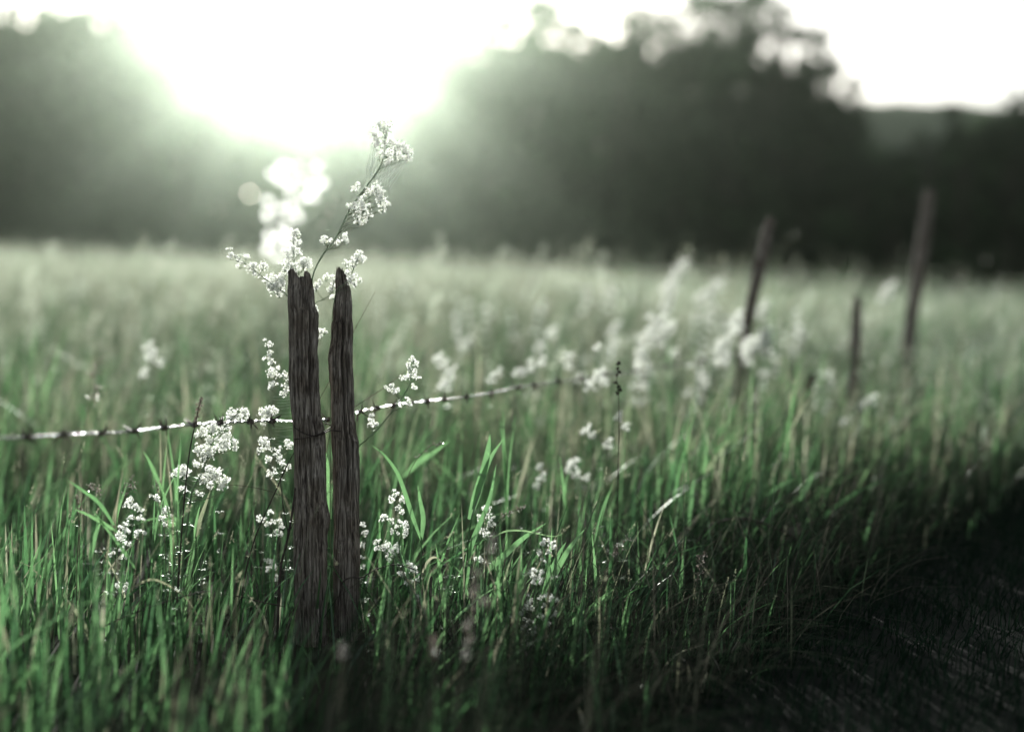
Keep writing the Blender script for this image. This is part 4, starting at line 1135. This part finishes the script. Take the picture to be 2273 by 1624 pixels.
stick("fine dry stem arching sideways from the largest bedstraw", [(495, 1075), (540, 1078), (585, 1086), (625, 1100), (650, 1120), (656, 1200, .06), (655, 1380, .06)], .0008, 2.30, M_DRY, "dry_stalk", "dry stalk")
stick("dark dead branch in the shade of the dry bank", [(1790, 1210), (1740, 1180), (1690, 1160), (1640, 1150), (1580, 1165), (1540, 1210)], .0028, 2.7, M_TWIG, side_twigs=[([(1690, 1160), (1720, 1120), (1760, 1090)], .0015)])
stick("pale dead stalk slanting over the dark end of the bank", [(1730, 1240), (1690, 1300), (1640, 1360), (1560, 1420)], .0014, 2.35, M_DRY, "dead_stalk", "dead stalk",
      side_twigs=[([(1690, 1300), (1712, 1290), (1716, 1270)], .0008), ([(1640, 1360), (1622, 1340), (1618, 1320)], .0008)])

def panicle(label, stem, D, spread, n=120, fl=.0035, tint=(.3, 1), group=None):
    """An open, airy grass seed head: hair-thin branches tipped with tiny spikelets."""
    S3 = [P(q[0], q[1], D) for q in stem]
    gz = float(ground_z(S3[-1][0], S3[-1][1]))
    if S3[-1][2] > gz + .02: S3.append(np.array([S3[-1][0], S3[-1][1], gz - .01]))
    S3 = np.array(S3); o = S3[-1]
    root = empty("grass_panicle", o); tag(root, label, "grass panicle", group)
    s2 = spline(S3, 14 * len(S3))
    mb = MB(); mb.tube(s2, np.linspace(.0004, .001, len(s2)), 4)
    mb.build("stem", M_DRY, root, o)
    hd = MB(); m = int(len(s2) * .33); sp_ = spread / FPX * D
    C_ = []
    for q in range(26):
        a = s2[rng.integers(0, m)]; e = a + unit(rng.normal(size=3) + [0.3, 0, .5]) * sp_ * rng.uniform(.4, 1)
        hd.tube([a, (a + e) / 2 + rng.normal(size=3) * sp_ * .06, e], .00025, 3, .3)
        for k in range(n // 26): C_.append(a + (e - a) * rng.uniform(.35, 1.05) + rng.normal(size=3) * sp_ * .07)
    C_ = np.array(C_)
    V, F = flecks(C_, fl * rng.uniform(.7, 1.3, len(C_)), fl * .45)
    hd.add(V, F, rng.uniform(tint[0], tint[1], len(C_)).repeat(4))
    hd.build("seed_head", M_HUSK, root, o, smooth_shade=False)
    return root
panicle("airy glittering grass panicle over the near-end bedstraw", [(292, 1060), (288, 1085), (275, 1110), (262, 1160), (255, 1300)], 2.35, 22)
panicle("airy panicle drooping just under the near wire", [(222, 1100), (205, 1085), (190, 1090), (178, 1140), (170, 1300)], 2.2, 20)
panicle("brown airy panicle at the very end of the near wire", [(168, 1100), (172, 1130), (176, 1190), (178, 1300)], 2.2, 16, tint=(0, .6))
panicle("airy panicle beside the largest bedstraw's lowest head", [(345, 1070), (352, 1092), (362, 1130), (370, 1300)], 2.4, 18)
panicle("thin glittering panicle arching over the soft slanting leaf", [(985, 984), (955, 990), (925, 1020), (905, 1060), (896, 1120), (890, 1300)], 2.42, 9, tint=(.0, .9))
panicle("fine panicle reaching sideways above the long slanting leaf", [(1165, 1125), (1130, 1138), (1105, 1160), (1085, 1210), (1070, 1350)], 2.3, 14)
panicle("fine panicle in the shade of the dry bank", [(1400, 1190), (1375, 1215), (1350, 1250), (1335, 1310), (1330, 1400)], 2.3, 18, tint=(.1, .8))
panicle("brownish panicle standing on the dry bank", [(1560, 1230), (1552, 1270), (1540, 1330), (1530, 1400)], 2.3, 16, tint=(0, .7))
panicle("pale crumbled seed head deep on the dry bank", [(1770, 1170), (1745, 1200), (1715, 1240), (1690, 1300)], 2.7, 30, n=180, tint=(.0, .6))
panicle("feathery brown panicle above the wire's near end", [(222, 800), (205, 835), (195, 880), (190, 980)], 3.0, 22, fl=.006, tint=(.1, .7))
panicle("feathery panicle behind the wire's near end", [(215, 860), (200, 900), (185, 960), (180, 1050)], 2.8, 22, fl=.006, tint=(.2, .9))

# leafy shoots without flowers in the sward
for q in range(34):
    D = rng.uniform(2.05, 2.5); px = rng.uniform(170, 1380)
    X = (px - 1136.5) / FPX * D
    if side(X, D) > .5 or (640 < px < 805 and D < 2.4): continue
    bot = 590 + FPX * (CAM_H - float(ground_z(X, D))) / D; hh = rng.uniform(.12, .24) * FPX / D; lean = rng.normal(10, 30)
    st = [(px + lean, bot - hh), (px + lean * .4, bot - hh * .5), (px, bot - hh * .2)]
    plant("leafy bedstraw shoot without flowers, whorls of narrow leaves in the green sward", st, [], D, whorls=[(px + lean, bot - hh, 12), (px + lean * .78, bot - hh * .8, 15), (px + lean * .6, bot - hh * .63, 17)], r0=.0009,
          group="flowerless bedstraw shoots in the sward", name="bedstraw_shoot", nleaf=3)

# ------------------------------------------------------------------ spider web
wb = MB()
def thread(a, b, r=.00016, sag=.004):
    m_ = (a + b) / 2 + np.array([0, 0, -sag])
    wb.tube(spline([a, m_, b], 8), r, 3)
for q in range(30):
    a = P(rng.uniform(850, 905), rng.uniform(338, 362), 2.335); b = P(rng.uniform(822, 866), rng.uniform(385, 430), 2.335 + rng.normal() * .01)
    thread(a, b)
for q in range(12):
    a = P(rng.uniform(826, 846), rng.uniform(300, 345), 2.335); b = P(rng.uniform(806, 836), rng.uniform(372, 412), 2.335)
    thread(a, b)
for q in range(10):
    k = q / 9
    thread(P(864 + 40 * k, 352 + 6 * k, 2.335), P(846 + 26 * k, 366 + 16 * k, 2.335), .00026, .001)
wo_ = P(850, 380, 2.335)
tag(wb.build("cobweb", M_WEB, None, wo_), "glinting cobweb threads hanging under the highest bedstraw head", "cobweb")
wb = MB()
for q in range(16):
    y_ = 880 + q * 7
    thread(P(612 + rng.uniform(-8, 6), y_, 2.34), P(648, y_ + rng.uniform(-5, 6), 2.33), .00013, .001)
tag(wb.build("cobweb", M_WEB, None, P(640, 930, 2.34)), "small cobweb stretched between the thick post and the wire beside it", "cobweb")
